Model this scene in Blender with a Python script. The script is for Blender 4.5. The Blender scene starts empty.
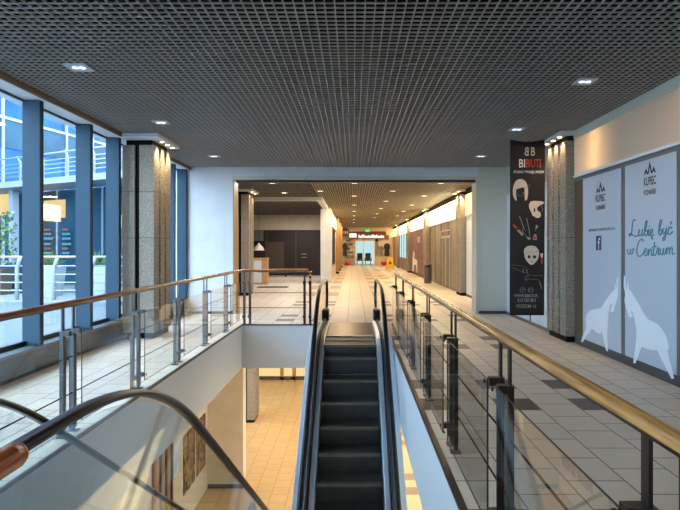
import bpy, bmesh, math, random
from mathutils import Vector, Matrix
random.seed(7)
sc = bpy.context.scene
COL = sc.collection
PI = math.pi
F, CX, CY, EYE = 530.0, 353.5, 248.5, 1.6      # focal length and vanishing point in pixels, eye height

# ------------------------------------------------------------------ helpers
def lin(c):
    return tuple(((v/255.0)/12.92 if v/255.0 <= .04045 else ((v/255.0+.055)/1.055)**2.4) for v in c)

class MB:
    def __init__(s): s.bm = bmesh.new(); s.mi = 0
    def box(s, a, b, mi=0):
        x0,y0,z0 = a; x1,y1,z1 = b
        x0,x1 = min(x0,x1),max(x0,x1); y0,y1 = min(y0,y1),max(y0,y1); z0,z1 = min(z0,z1),max(z0,z1)
        v = [s.bm.verts.new(p) for p in ((x0,y0,z0),(x1,y0,z0),(x1,y1,z0),(x0,y1,z0),(x0,y0,z1),(x1,y0,z1),(x1,y1,z1),(x0,y1,z1))]
        for f in ((0,3,2,1),(4,5,6,7),(0,1,5,4),(1,2,6,5),(2,3,7,6),(3,0,4,7)):
            fc = s.bm.faces.new([v[i] for i in f]); fc.material_index = mi
        return s
    def cyl(s, c, r, h, n=20, r2=None, axis='z', mi=0):
        r2 = r if r2 is None else r2
        def P(u,v,w):
            return {'z':(c[0]+u,c[1]+v,c[2]+w),'y':(c[0]+u,c[1]+w,c[2]+v),'x':(c[0]+w,c[1]+u,c[2]+v)}[axis]
        A = [s.bm.verts.new(P(r*math.cos(2*PI*i/n), r*math.sin(2*PI*i/n), 0)) for i in range(n)]
        B = [s.bm.verts.new(P(r2*math.cos(2*PI*i/n), r2*math.sin(2*PI*i/n), h)) for i in range(n)]
        for i in range(n):
            f = s.bm.faces.new([A[i],A[(i+1)%n],B[(i+1)%n],B[i]]); f.smooth = True; f.material_index = mi
        f = s.bm.faces.new(A[::-1]); f.material_index = mi
        f = s.bm.faces.new(B); f.material_index = mi
        return s
    def lathe(s, c, prof, n=24, mi=0):
        rings = []
        for r,z in prof:
            rings.append([s.bm.verts.new((c[0]+r*math.cos(2*PI*i/n), c[1]+r*math.sin(2*PI*i/n), c[2]+z)) for i in range(n)])
        for a,b in zip(rings,rings[1:]):
            for i in range(n):
                f = s.bm.faces.new([a[i],a[(i+1)%n],b[(i+1)%n],b[i]]); f.smooth=True; f.material_index=mi
        s.bm.faces.new(rings[0][::-1]); s.bm.faces.new(rings[-1])
        return s
    def tube(s, pts, r, n=10, r2=None, cap=True, closed=False):
        """tube round a 3-D path; r2 = half height when the section is an ellipse"""
        r2 = r if r2 is None else r2
        pts = [Vector(p) for p in pts]; rings = []
        m = len(pts)
        for i,p in enumerate(pts):
            a = pts[max(i-1,0)]; b = pts[min(i+1,m-1)]
            t = (b-a).normalized()
            up = Vector((0,0,1)) if abs(t.z) < .9 else Vector((0,1,0))
            sd = t.cross(up).normalized(); nn = sd.cross(t).normalized()
            rings.append([s.bm.verts.new(p + sd*r*math.cos(2*PI*k/n) + nn*r2*math.sin(2*PI*k/n)) for k in range(n)])
        for a,b in zip(rings,rings[1:]):
            for k in range(n):
                f = s.bm.faces.new([a[k],a[(k+1)%n],b[(k+1)%n],b[k]]); f.smooth=True
        if cap:
            s.bm.faces.new(rings[0][::-1]); s.bm.faces.new(rings[-1])
        return s
    def sweep(s, path, prof, closed_prof=True):
        """path of (y,z) in the plane x=0, prof of (x,n) round it"""
        rings = []; m = len(path)
        for i,(y,z) in enumerate(path):
            a = path[max(i-1,0)]; b = path[min(i+1,m-1)]
            ty,tz = b[0]-a[0], b[1]-a[1]; l = math.hypot(ty,tz) or 1
            ny,nz = -tz/l, ty/l
            rings.append([s.bm.verts.new((u, y+ny*v, z+nz*v)) for u,v in prof])
        n = len(prof)
        for a,b in zip(rings,rings[1:]):
            for k in range(n):
                s.bm.faces.new([a[k],a[(k+1)%n],b[(k+1)%n],b[k]])
        s.bm.faces.new(rings[0][::-1]); s.bm.faces.new(rings[-1])
        return s
    def prism(s, poly, f0, f1, mi=0):
        """poly of 2-D points; f0/f1 map a 2-D point to the two faces"""
        A = [s.bm.verts.new(f0(p)) for p in poly]; B = [s.bm.verts.new(f1(p)) for p in poly]
        n = len(poly)
        s.bm.faces.new(A).material_index = mi; s.bm.faces.new(B[::-1]).material_index = mi
        for i in range(n):
            s.bm.faces.new([A[i],B[i],B[(i+1)%n],A[(i+1)%n]]).material_index = mi
        return s
    def build(s, name, mats, parent=None, loc=(0,0,0), bevel=0, smooth=False):
        bmesh.ops.recalc_face_normals(s.bm, faces=s.bm.faces)
        me = bpy.data.meshes.new(name); s.bm.to_mesh(me); s.bm.free()
        if not isinstance(mats,(list,tuple)): mats = [mats]
        for m in mats: me.materials.append(m)
        o = bpy.data.objects.new(name, me); COL.objects.link(o)
        o.location = loc
        if smooth:
            for p in me.polygons: p.use_smooth = True
        if bevel:
            b = o.modifiers.new('bevel','BEVEL'); b.width = bevel; b.segments = 2; b.limit_method='ANGLE'
        if parent: o.parent = parent
        return o

def tag(o, label, cat, group=None, kind=None):
    o['label'] = label; o['category'] = cat
    if group: o['group'] = group
    if kind: o['kind'] = kind
    return o
def thing(name, label, cat, loc=(0,0,0), rz=0, group=None):
    o = bpy.data.objects.new(name, None); COL.objects.link(o)
    o.location = loc; o.rotation_euler = (0,0,rz); o.empty_display_size = .1
    return tag(o, label, cat, group)
def struct(name, mb, mats, parent=None, label=None, bevel=0):
    o = mb.build(name, mats, parent, bevel=bevel)
    if not parent:
        o['kind'] = 'structure'
        if label: o['label'] = label
    return o
def copy_tree(o, parent=None):
    c = o.copy(); COL.objects.link(c)
    if parent: c.parent = parent
    for ch in list(o.children): copy_tree(ch, c)
    return c

# ------------------------------------------------------------------ materials
def mat(name, col, rough=.5, metal=0, spec=.5, emit=None, es=0, trans=0):
    m = bpy.data.materials.new(name); m.use_nodes = True
    b = m.node_tree.nodes['Principled BSDF']
    b.inputs['Base Color'].default_value = (*lin(col),1)
    b.inputs['Roughness'].default_value = rough; b.inputs['Metallic'].default_value = metal
    b.inputs['Specular IOR Level'].default_value = spec
    if emit:
        b.inputs['Emission Color'].default_value = (*lin(emit),1); b.inputs['Emission Strength'].default_value = es
    return m
def N(m, t, **k):
    n = m.node_tree.nodes.new(t)
    for a,v in k.items(): setattr(n,a,v)
    return n
def L(m, a, b): m.node_tree.links.new(a, b)
def math_n(m, op, a, b=None, c=None):
    n = N(m,'ShaderNodeMath',operation=op)
    for i,v in enumerate((a,b,c)):
        if v is None: continue
        if hasattr(v,'links') or hasattr(v,'is_linked'): L(m, v, n.inputs[i])
        else: n.inputs[i].default_value = v
    return n.outputs[0]
def speckle(name, c0, c1, scale, rough=.6, bump=0, lo=.35, hi=.65, detail=4):
    m = mat(name, c0, rough); b = m.node_tree.nodes['Principled BSDF']
    tc = N(m,'ShaderNodeTexCoord'); nz = N(m,'ShaderNodeTexNoise'); nz.inputs['Scale'].default_value = scale; nz.inputs['Detail'].default_value = detail
    L(m, tc.outputs['Object'], nz.inputs['Vector'])
    r = N(m,'ShaderNodeValToRGB'); r.color_ramp.elements[0].position = lo; r.color_ramp.elements[1].position = hi
    r.color_ramp.elements[0].color = (*lin(c0),1); r.color_ramp.elements[1].color = (*lin(c1),1)
    L(m, nz.outputs['Fac'], r.inputs['Fac']); L(m, r.outputs['Color'], b.inputs['Base Color'])
    if bump:
        bp = N(m,'ShaderNodeBump'); bp.inputs['Strength'].default_value = bump; bp.inputs['Distance'].default_value = .01
        L(m, nz.outputs['Fac'], bp.inputs['Height']); L(m, bp.outputs['Normal'], b.inputs['Normal'])
    return m
def glass(name, tint, refl=1.0, rough=0.0, ior=1.45):
    m = bpy.data.materials.new(name); m.use_nodes = True; nt = m.node_tree; nt.nodes.clear()
    out = N(m,'ShaderNodeOutputMaterial'); mix = N(m,'ShaderNodeMixShader')
    tr = N(m,'ShaderNodeBsdfTransparent'); tr.inputs['Color'].default_value = (*tint,1)
    gl = N(m,'ShaderNodeBsdfGlossy'); gl.inputs['Roughness'].default_value = rough; gl.inputs['Color'].default_value = (1,1,1,1)
    fr = N(m,'ShaderNodeFresnel'); ge = N(m,'ShaderNodeNewGeometry')
    L(m, math_n(m,'ADD',ior,math_n(m,'MULTIPLY',ge.outputs['Backfacing'],1/ior-ior)), fr.inputs['IOR'])
    f = math_n(m,'MULTIPLY',fr.outputs[0],refl)
    L(m,f,mix.inputs[0]); L(m,tr.outputs[0],mix.inputs[1]); L(m,gl.outputs[0],mix.inputs[2]); L(m,mix.outputs[0],out.inputs[0])
    return m
def tiles(name, base, dark, grout, size=.40, ox=2.27, oy=5.25, darkcols=(), rough=.28, spec=.5, gw=.006):
    """running-bond floor tiles, columns along Y, pairs of dark tiles in some columns"""
    m = mat(name, base, rough, spec=spec); b = m.node_tree.nodes['Principled BSDF']
    tc = N(m,'ShaderNodeTexCoord'); sp = N(m,'ShaderNodeSeparateXYZ'); L(m, tc.outputs['Object'], sp.inputs[0])
    u = math_n(m,'DIVIDE', math_n(m,'SUBTRACT',sp.outputs[0],ox), size)
    k = math_n(m,'FLOOR',u)
    par = math_n(m,'FLOORED_MODULO',k,2.0)
    v = math_n(m,'ADD', math_n(m,'DIVIDE', math_n(m,'SUBTRACT',sp.outputs[1],oy), size), math_n(m,'MULTIPLY',par,.5))
    row = math_n(m,'FLOOR',v)
    fu = math_n(m,'FRACT',u); fv = math_n(m,'FRACT',v)
    g = gw/size
    du = math_n(m,'MINIMUM',fu,math_n(m,'SUBTRACT',1.0,fu)); dv = math_n(m,'MINIMUM',fv,math_n(m,'SUBTRACT',1.0,fv))
    gr = math_n(m,'LESS_THAN', math_n(m,'MINIMUM',du,dv), g)
    # tile to tile variation
    wn = N(m,'ShaderNodeTexWhiteNoise',noise_dimensions='2D'); cv = N(m,'ShaderNodeCombineXYZ')
    L(m,k,cv.inputs[0]); L(m,row,cv.inputs[1]); L(m,cv.outputs[0],wn.inputs['Vector'])
    var = math_n(m,'ADD', math_n(m,'MULTIPLY',wn.outputs['Value'],.10),.95)
    nz = N(m,'ShaderNodeTexNoise'); nz.inputs['Scale'].default_value = 9; nz.inputs['Detail'].default_value = 5; L(m,tc.outputs['Object'],nz.inputs['Vector'])
    var = math_n(m,'MULTIPLY',var, math_n(m,'ADD',math_n(m,'MULTIPLY',nz.outputs['Fac'],.16),.92))
    dm = None
    rm = math_n(m,'FLOORED_MODULO',row,8.0)
    isr = math_n(m,'ADD', math_n(m,'COMPARE',rm,0.0,.1), math_n(m,'COMPARE',rm,2.0,.1))
    for c in darkcols:
        t = math_n(m,'COMPARE',k,float(c),.1); dm = t if dm is None else math_n(m,'ADD',dm,t)
    mx = N(m,'ShaderNodeMix',data_type='RGBA'); mx.inputs[6].default_value = (*lin(base),1); mx.inputs[7].default_value = (*lin(dark),1)
    if dm is not None: L(m, math_n(m,'MULTIPLY',dm,isr), mx.inputs[0])
    else: mx.inputs[0].default_value = 0
    vm = N(m,'ShaderNodeVectorMath',operation='SCALE'); L(m,mx.outputs[2],vm.inputs[0]); L(m,var,vm.inputs['Scale'])
    m2 = N(m,'ShaderNodeMix',data_type='RGBA'); m2.inputs[7].default_value = (*lin(grout),1)
    L(m,gr,m2.inputs[0]); L(m,vm.outputs[0],m2.inputs[6]); L(m,m2.outputs[2],b.inputs['Base Color'])
    return m
def wood(name, c0, c1, rough=.25, axis=1):
    m = mat(name, c0, rough); b = m.node_tree.nodes['Principled BSDF']
    tc = N(m,'ShaderNodeTexCoord'); mp = N(m,'ShaderNodeMapping'); mp.inputs['Scale'].default_value = [(2 if i==axis else 45) for i in range(3)]
    nz = N(m,'ShaderNodeTexNoise'); nz.inputs['Scale'].default_value = 1.2; nz.inputs['Detail'].default_value = 5
    L(m,tc.outputs['Object'],mp.inputs[0]); L(m,mp.outputs[0],nz.inputs['Vector'])
    r = N(m,'ShaderNodeValToRGB'); r.color_ramp.elements[0].position=.35; r.color_ramp.elements[1].position=.68
    r.color_ramp.elements[0].color=(*lin(c0),1); r.color_ramp.elements[1].color=(*lin(c1),1)
    L(m,nz.outputs['Fac'],r.inputs[0]); L(m,r.outputs[0],b.inputs['Base Color'])
    b.inputs['Coat Weight'].default_value=.25; b.inputs['Coat Roughness'].default_value=.15
    return m
def ribbed(name, c0, c1, period, axis='X', rough=.5, metal=0, width=.5):
    m = mat(name, c0, rough, metal); b = m.node_tree.nodes['Principled BSDF']
    tc = N(m,'ShaderNodeTexCoord'); sp = N(m,'ShaderNodeSeparateXYZ'); L(m,tc.outputs['Object'],sp.inputs[0])
    f = math_n(m,'FRACT', math_n(m,'DIVIDE', sp.outputs['XYZ'.index(axis)], period))
    g = math_n(m,'GREATER_THAN', f, width)
    nz = N(m,'ShaderNodeTexNoise'); nz.inputs['Scale'].default_value = 6; nz.inputs['Detail'].default_value=4; L(m,tc.outputs['Object'],nz.inputs['Vector'])
    mx = N(m,'ShaderNodeMix',data_type='RGBA'); mx.inputs[6].default_value=(*lin(c0),1); mx.inputs[7].default_value=(*lin(c1),1)
    L(m,g,mx.inputs[0])
    vm = N(m,'ShaderNodeVectorMath',operation='SCALE'); L(m,mx.outputs[2],vm.inputs[0]); L(m,math_n(m,'ADD',nz.outputs['Fac'],.5),vm.inputs['Scale'])
    L(m,vm.outputs[0],b.inputs['Base Color'])
    return m
def emis(name, col, s):
    m = bpy.data.materials.new(name); m.use_nodes = True; nt = m.node_tree; nt.nodes.clear()
    o = N(m,'ShaderNodeOutputMaterial'); e = N(m,'ShaderNodeEmission'); e.inputs[0].default_value=(*lin(col),1); e.inputs[1].default_value=s
    L(m,e.outputs[0],o.inputs[0]); return m

M = dict(
 floor=tiles('upper floor tile',(214,198,178),(98,84,78),(120,110,100),darkcols=(0,-2,-4,-8,-10),rough=.44,spec=.4),
 lowfloor=tiles('lower floor tile',(206,176,128),(140,118,92),(150,130,104),ox=.03,oy=.1,darkcols=(-2,3),rough=.35),
 white=speckle('white plaster',(200,203,207),(207,210,213),3,.6),
 cream=speckle('cream plaster',(216,203,178),(224,211,188),3,.6),
 pier=mat('grey green painted pier',(190,192,180),.55),
 fascia=mat('white slab fascia',(214,220,226),.45),
 edge=mat('dark bronze edge trim',(70,62,58),.4,.6),
 steelblue=mat('blue grey aluminium',(46,70,88),.6,0,.2),
 winframe=mat('dark window gasket',(30,36,44),.5),
 brownstrip=mat('brown timber strip',(128,106,86),.6),
 soffit=mat('white soffit board',(212,220,226),.5),
 sill=mat('dark grey polished sill',(86,92,98),.15),
 slat=mat('grey aluminium ceiling slat',(168,165,160),.45,.1),
 slat_lit=mat('lit cream ceiling slat',(226,216,200),.45),  # corridor light put into the colour, a brighter copy of the grey slat
 cross_shade=mat('shaded tan cross slat',(128,116,100),.5), cross_shade_grey=mat('shaded grey cross slat',(84,82,80),.5),  # shade on the cross slats' faces painted as darker colour
 black=mat('matt black void',(10,10,11),.9,spec=.1),
 granite=speckle('flamed granite',(70,64,56),(176,166,150),95,.75,.25,.36,.62),
 core=mat('black column core',(10,10,12),.7,spec=.2),
 steel=mat('dark bronze steel post',(62,56,52),.35,.75),
 steelL=mat('grey steel post',(96,100,104),.35,.75),
 woodL=wood('varnished brown handrail timber',(122,70,34),(178,112,60)),
 woodG=wood('varnished golden handrail timber',(134,90,44),(196,144,82)),
 woodO=wood('varnished orange handrail timber',(196,100,34),(232,146,72)),
 rubber=mat('black rubber handrail',(18,19,22),.3,spec=.6),
 alu=mat('brushed aluminium deck',(170,182,196),.32,.55),
 aluw=mat('white powder coated deck',(196,208,222),.35,.15),
 step=ribbed('grooved dark escalator step',(24,24,25),(64,63,61),.014,'X',.5,.3,.55),
 nose=ribbed('paler step edge',(56,54,52),(128,122,114),.014,'X',.45,.4,.5),  # paler strip along the front of each step
 plate=ribbed('ribbed steel landing plate',(60,50,44),(84,72,62),.02,'X',.35,.7,.5),
 comb=mat('aluminium comb',(190,180,165),.4,.5),
 entry=mat('black handrail entry moulding',(28,26,24),.5),
 glassB=glass('grey balustrade glass',(.925,.95,.94),.9),
 glassR=glass('clear railing glass',(.95,.96,.955),.8),
 glassW=glass('window glass',(.93,.97,.99),.8),
 gedge=mat('glass edge',(40,52,54),.4),
 frame=mat('grey aluminium shop frame',(112,118,122),.4,.4),
 framedark=mat('dark shop plinth',(74,80,84),.45,.3),
 panel=mat('pale blue grey vinyl panel',(178,190,204),.4),
 panelW=mat('white lit vinyl panel',(214,224,236),.4),
 goat=mat('white vinyl goat',(224,232,240),.4),
 teal=mat('teal lettering',(70,128,138),.5),
 ink=mat('black lettering',(26,28,32),.5),
 fbblue=mat('dark blue badge',(34,56,110),.5),
 pw=mat('white print',(228,226,222),.5),
 banner=mat('black banner fabric',(24,20,20),.65),
 skin=mat('cream print',(206,190,172),.6),
 red=mat('red print',(196,60,48),.6),
 greyp=mat('grey print',(150,146,142),.6),
 concrete=speckle('outdoor concrete',(98,106,116),(114,122,130),8,.8),
 concreteN=speckle('outdoor grey terrazzo',(70,79,88),(88,96,104),60,.7),
 extwhite=mat('white outdoor paint',(140,150,162),.5),
 facade=speckle('blue facade glass',(6,46,96),(18,76,132),.5,.3,0,.3,.7,2),
 facadeD=speckle('dark blue facade glass',(24,52,70),(38,70,88),.6,.3,0,.3,.7,2),
 leaf=speckle('green leaves',(40,70,36),(96,128,66),14,.6),
 planterW=mat('white planter',(150,160,174),.6),
 darkfurn=mat('dark outdoor furniture',(40,42,46),.6),
 pot=mat('brown planter box',(86,72,62),.7),
 shutter=mat('grey shop shutter',(132,126,116),.45,.2),
 shutterL=mat('pale shutter frame',(190,184,170),.45,.2),
 purple=speckle('purple poster',(92,62,84),(138,98,112),3,.5),
 brownwall=mat('dark brown shutter',(52,40,34),.5),
 brownmid=mat('brown door panel',(92,74,58),.5),
 greybox=mat('grey glazed cabinet',(120,122,120),.3),
 counterwood=wood('counter timber',(170,126,82),(206,164,118),.4,2),
 bin=mat('grey painted bin',(96,94,92),.45,.3),
 yellow=mat('yellow plastic',(236,178,30),.4),
 mat_=mat('dark door mat',(46,46,50),.9),
 redplastic=mat('red plastic',(190,28,26),.4),
 signred=mat('dark red sign board',(88,26,24),.4),
 signbrown=mat('brown sign board',(112,74,46),.4),
 tan=mat('tan painted frame',(170,132,88),.5),
 sign_hot=emis('bright warm lightbox',(255,232,176),9.0),
 sign_warm=emis('warm lightbox',(255,206,128),2.6),
 sign_mid=emis('soft warm lightbox',(255,216,142),4.5),
 lampw=emis('warm spot lens',(255,214,150),14),
 glintc=emis('cool reflector glint',(225,236,255),2.2),  # weak glow painted in for bluish reflections in the unlit hall downlights
 lampd=emis('warm white lamp',(255,232,190),5),
 daylight=emis('daylit glass',(196,232,232),.95),
 exitg=emis('green exit sign',(90,230,110),1.2),
 signwhite=emis('lit white letters',(255,240,220),1.4),
 litshop=emis('lit orange shop panel',(255,218,150),1.0),
 litcream=emis('lit cream panel',(255,218,150),.9),
 lampmet=mat('downlight rim',(206,214,224),.35,.2),
 cloth1=mat('dark clothes',(48,46,52),.8), cloth2=mat('grey clothes',(130,124,122),.8),
 shelfw=mat('white shop shelving',(216,206,190),.5),
 poster=speckle('brown collage poster',(54,40,28),(168,136,90),5,.5,0,.4,.6,6),
 paper=mat('pale blue notice',(190,208,222),.5),
 doorred=mat('red door frame',(140,52,32),.45), doordark=mat('dark door frame',(40,34,30),.45),
 lowtan=mat('tan shop column',(190,146,84),.6),
 hazy=mat('yellow tape',(226,190,40),.5), tealtxt=mat('teal glass sticker',(70,116,122),.5), ortxt=mat('orange glass sticker',(120,76,52),.5),
 cable=mat('thin dark rod',(40,38,38),.35,.7),
 shade=mat('white enamel shade',(226,224,218),.3),
)
for k in ('facade','facadeD'): M[k].node_tree.nodes['Principled BSDF'].inputs['Specular IOR Level'].default_value=.12
# translucent light box front
def translucent(name, col):
    m = bpy.data.materials.new(name); m.use_nodes=True; m.node_tree.nodes.clear()
    o=N(m,'ShaderNodeOutputMaterial'); a=N(m,'ShaderNodeBsdfDiffuse'); t=N(m,'ShaderNodeBsdfTranslucent'); mx=N(m,'ShaderNodeMixShader')
    a.inputs[0].default_value=(*lin(col),1); t.inputs[0].default_value=(*lin(col),1); mx.inputs[0].default_value=.55
    L(m,a.outputs[0],mx.inputs[1]); L(m,t.outputs[0],mx.inputs[2]); L(m,mx.outputs[0],o.inputs[0]); return m
M['opal'] = translucent('opal acrylic',(238,224,206))

def light(kind, name, loc, power, col, size=.3, rot=(0,0,0), size_y=None, spot=None):
    d = bpy.data.lights.new(name, kind); d.energy = power; d.color = col
    if kind=='AREA':
        d.size = size
        if size_y: d.shape='RECTANGLE'; d.size_y=size_y
    elif kind=='SPOT':
        d.spot_size = spot or 1.2; d.spot_blend=.6; d.shadow_soft_size=size
    else: d.shadow_soft_size = size
    o = bpy.data.objects.new(name, d); o.location = loc; o.rotation_euler = rot; COL.objects.link(o); return o

def text_bm(txt, w, h, mb=None, spacing=1.0):
    """flat text as 2-D polygons scaled to w x h, centred, returned as mesh data"""
    cu = bpy.data.curves.new('t','FONT'); cu.body = txt; cu.align_x='LEFT'; cu.space_character = spacing; cu.resolution_u = 3; cu.offset = .012
    o = bpy.data.objects.new('t',cu); COL.objects.link(o)
    dg = bpy.context.evaluated_depsgraph_get(); me = bpy.data.meshes.new_from_object(o.evaluated_get(dg))
    bpy.data.objects.remove(o); bpy.data.curves.remove(cu)
    xs=[v.co.x for v in me.vertices]; ys=[v.co.y for v in me.vertices]
    x0,x1,y0,y1=min(xs),max(xs),min(ys),max(ys)
    for v in me.vertices:
        v.co.x=(v.co.x-(x0+x1)/2)/(x1-x0)*w; v.co.y=(v.co.y-(y0+y1)/2)/(y1-y0)*h; v.co.z=0
    return me
def text_obj(name, txt, w, h, m, basis, origin, parent, label=None, mirror=False, spacing=1.0):
    me = text_bm(txt,w,h,spacing=spacing)
    ex,ey = Vector(basis[0]), Vector(basis[1]); o0 = Vector(origin)
    for v in me.vertices:
        x = -v.co.x if mirror else v.co.x
        v.co = o0 + ex*x + ey*v.co.y
    me.materials.clear(); me.materials.append(m); me.name = name
    o = bpy.data.objects.new(name, me); COL.objects.link(o); o.parent = parent
    if label: o['label']=label
    return o
FRONT = ((1,0,0),(0,0,1))        # writing on a face that looks toward -Y
RIGHTW = ((0,-1,0),(0,0,1))      # writing on a wall that looks toward -X

# ------------------------------------------------------------------ main dimensions
ZC = 3.59; ZLOW = -4.3; ZS = -.92
FE = 11.17; XL = -2.35; XR = .67; NE = 1.2
PD0, PD1 = 13.0, 13.45            # portal wall
WX = 3.76                         # right shop front plane
GX = -4.30                        # window glass plane
END = 52.0; YB = -6.0

# ------------------------------------------------------------------ floors
mb = MB()
mb.box((-4.6,YB,ZS),(XL,FE,0)); mb.box((XR,YB,ZS),(4.4,FE,0)); mb.box((XL,YB,ZS),(-.84,.25,0)); mb.box((-.84,YB,ZS),(XR,NE,0))
mb.box((-4.8,FE,ZS),(4.4,19.2,0)); mb.box((-7.1,19.2,ZS),(4.4,END+8,0))
for f in mb.bm.faces:
    f.normal_update()
    f.material_index = 0 if f.normal.z > .5 else 1
struct('floor', mb, [M['floor'],M['fascia']])
# dark metal strip along the top edge of the opening
mb = MB(); t=.025
mb.box((XR-.012,NE,-.035),(XR+.03,FE,.004)); mb.box((XL-.012,.25,-.03),(XL+.008,FE,.003)); mb.box((XL,FE-.012,-.02),(-.8,FE+.02,.004))
struct('trim_1', mb, M['edge'])
struct('floor_lower', MB().box((-6,-3,ZLOW-.1),(6.5,30,ZLOW)), M['lowfloor'])
# lower storey walls
mb = MB(); mb.box((-3.8,-3,ZLOW),(-3.6,13.05,ZS)); struct('wall_lower_left', mb, M['cream'])
mb = MB(); mb.box((-3.6,13.05,ZLOW),(-2.72,13.4,ZS)); struct('wall_lower_front', mb, M['cream'])
struct('baseboard_lower', MB().box((-3.585,13.03,ZLOW),(-2.72,13.05,ZLOW+.1)), M['sill'])
mb = MB(); mb.box((-6,24.0,ZLOW),(6.5,24.2,ZS)); mb.box((6.4,-3,ZLOW),(6.6,24,ZS)); mb.box((-6,-3.2,ZLOW),(6.5,-3,ZS)); mb.box((-6.1,13.4,ZLOW),(-5.9,24,ZS))
struct('wall_lower_back', mb, M['cream'])

# ------------------------------------------------------------------ upper walls
# portal
mb = MB()
mb.box((-4.6,PD0,0),(-2.94,PD1,4.4)); mb.box((-2.94,PD0,3.29),(3.05,PD1,4.4))
struct('wall_portal', mb, M['white'])
struct('wall_pier', MB().box((3.05,PD0,0),(4.4,PD1,4.4)), M['pier'])
struct('trim_2', MB().box((-2.955,PD0-.02,0),(-2.93,PD1+.01,3.29)), M['tan'])
mb = MB(); mb.box((-2.895,PD0+.06,3.235),(3.02,PD0+.3,3.29)); struct('trim_3', mb, M['winframe'])
struct('trim_4', MB().box((3.0,PD0-.03,0),(3.07,PD1,3.29)), M['pier'])
struct('trim_5', MB().box((-2.965,PD0-.03,3.29),(3.07,PD0,3.37)), M['pier'])
struct('baseboard_portal', MB().box((3.07,PD0-.015,0),(3.9,PD0,.07)).box((-4.1,PD0-.015,0),(-2.97,PD0,.06)), M['framedark'])
# back of the hall behind the camera, and roof
mb = MB(); mb.box((-4.6,YB-.2,0),(4.4,YB,4.4))
struct('wall_back', mb, M['white'])
struct('ceiling_void', MB().box((-4.8,YB-.2,4.4),(4.6,19.2,4.5)).box((-7.1,19.2,4.4),(4.6,END+8,4.5)), M['black'])
# plenum sides
mb = MB(); mb.box((-4.5,YB,3.62),(-4.2,PD0,4.4)); mb.box((WX+.05,YB,3.62),(4.4,PD0,4.4)); mb.box((WX+.05,PD1,3.62),(4.4,END,4.4)); mb.box((-4.8,PD1,0),(-4.6,19.2,4.4)); mb.box((-7.1,19,0),(-4.8,19.2,4.4)); mb.box((-7.1,19.2,0),(-6.9,32,4.4))
struct('wall_plenum', mb, M['black'])

# ------------------------------------------------------------------ open cell ceiling
def grid(name, x0,x1,y0,y1, m='slat', m2='slat', p=.0836, w=.009, h=.018):
    mb = MB(); x = x0
    while x < x1:
        mb.box((x-w/2,y0,ZC),(x+w/2,y1,ZC+h)); x += p
    y = y0+.02
    while y < y1:
        mb.box((x0,y-w/2,ZC+.002),(x1,y+w/2,ZC+h-.001),1); y += p
    return struct(name, mb, [M[m],M[m2]])
grid('ceiling', -4.0, 3.76, YB+.1, PD0-.02)
grid('ceiling_corridor', -1.29, 3.78, PD1+.02, END-.1, 'slat_lit','cross_shade')
grid('ceiling_bay', -4.58, -1.31, PD1+.02, 19.1, 'slat','cross_shade_grey')
grid('ceiling_far', -6.85, -1.31, 19.22, 31.4, 'slat','cross_shade_grey')

# ------------------------------------------------------------------ left window wall
mb = MB()
mb.box((-4.5,YB,3.53),(-4.01,PD0,3.60))
struct('trim_6', mb, M['soffit'])
struct('trim_7', MB().box((-4.012,YB,3.525),(-3.985,9.12,3.62)).box((-4.012,10.28,3.525),(-3.985,PD0,3.62)), M['brownstrip'])
mb = MB(); mb.box((-4.5,YB,0),(-4.10,PD0,.30)); struct('wall_left', mb, M['sill'])
struct('trim_8', MB().box((-4.52,YB,.30),(-4.07,9.35,.335)).box((-4.52,10.35,.30),(-4.07,PD0,.335)), M['frame'])
fins = [-5.1,-3.75,-2.4,-1.05,.3,1.62,2.94,4.26,5.58,6.90,8.22,9.22,12.08,12.93]
win = thing('window_1','tall glazed window wall with deep blue-grey fins','window'); win['kind']='structure'
mb = MB(); mb.box((GX-.012,YB,.335),(GX,PD0,3.53)); mb.build('pane', M['glassW'], win)
for y in fins:
    MB().box((-4.30,y-.02,.335),(-4.075,y+.05,3.53)).build('mullion', M['steelblue'], win)
    MB().box((-4.085,y+.045,.335),(-4.07,y+.062,3.53)).build('gasket', M['winframe'], win)
mb = MB(); mb.box((GX,YB,.335),(GX+.05,PD0,.40)); mb.box((GX,YB,3.505),(GX+.03,PD0,3.53)); mb.build('window_rail', M['winframe'], win)

# ------------------------------------------------------------------ stone columns
def make_column(name, label, x, y, z0=0, h=3.53, grp=None):
    t = thing(name, label, 'column', (x,y,z0), 0, grp)
    hx, hy = .28, .43
    MB().box((-hx+.05,-hy+.05,.02),(hx-.05,hy-.05,h)).build('core', M['core'], t)
    MB().box((-hx+.03,-hy+.03,0),(hx-.03,hy-.03,.10)).build('base', M['core'], t)
    seams = [.10,.93,1.79,2.61,h-.09]
    for sy in (-1,1):
        for (x0,x1) in ((-hx,-.065),(.02,hx)):
            mb = MB()
            for a,b in zip(seams,seams[1:]): mb.box((x0,sy*hy-(.055 if sy>0 else 0),a+.004),(x1,sy*hy+(.055 if sy<0 else 0),b-.004))
            mb.build('stone_panel', M['granite'], t)
    for sx in (-1,1):
        for (y0,y1) in ((-hy+.057,-.185),(-.10,.10),(.185,hy-.057)):
            mb = MB()
            for a,b in zip(seams,seams[1:]):
                mb.box((sx*hx-(.055 if sx>0 else 0),y0,a+.004),(sx*hx+(.055 if sx<0 else 0),y1,b-.004))
            mb.build('stone_panel', M['granite'], t)
    return t
def soffit(x0,x1,y0,y1,n): 
    return struct('trim_%d'%n, MB().box((x0,y0,3.53),(x1,y1,3.588)), M['soffit'])
COLY = 9.83
make_column('stone_column','granite column with black channel standing by the tall windows', -3.82, 9.83)
make_column('stone_column','granite column beside the black hanging banner, right of the portal', 3.89, 9.45)
make_column('stone_column','granite column behind the portal on the left, by the white counter', -3.82, 18.35)
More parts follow.
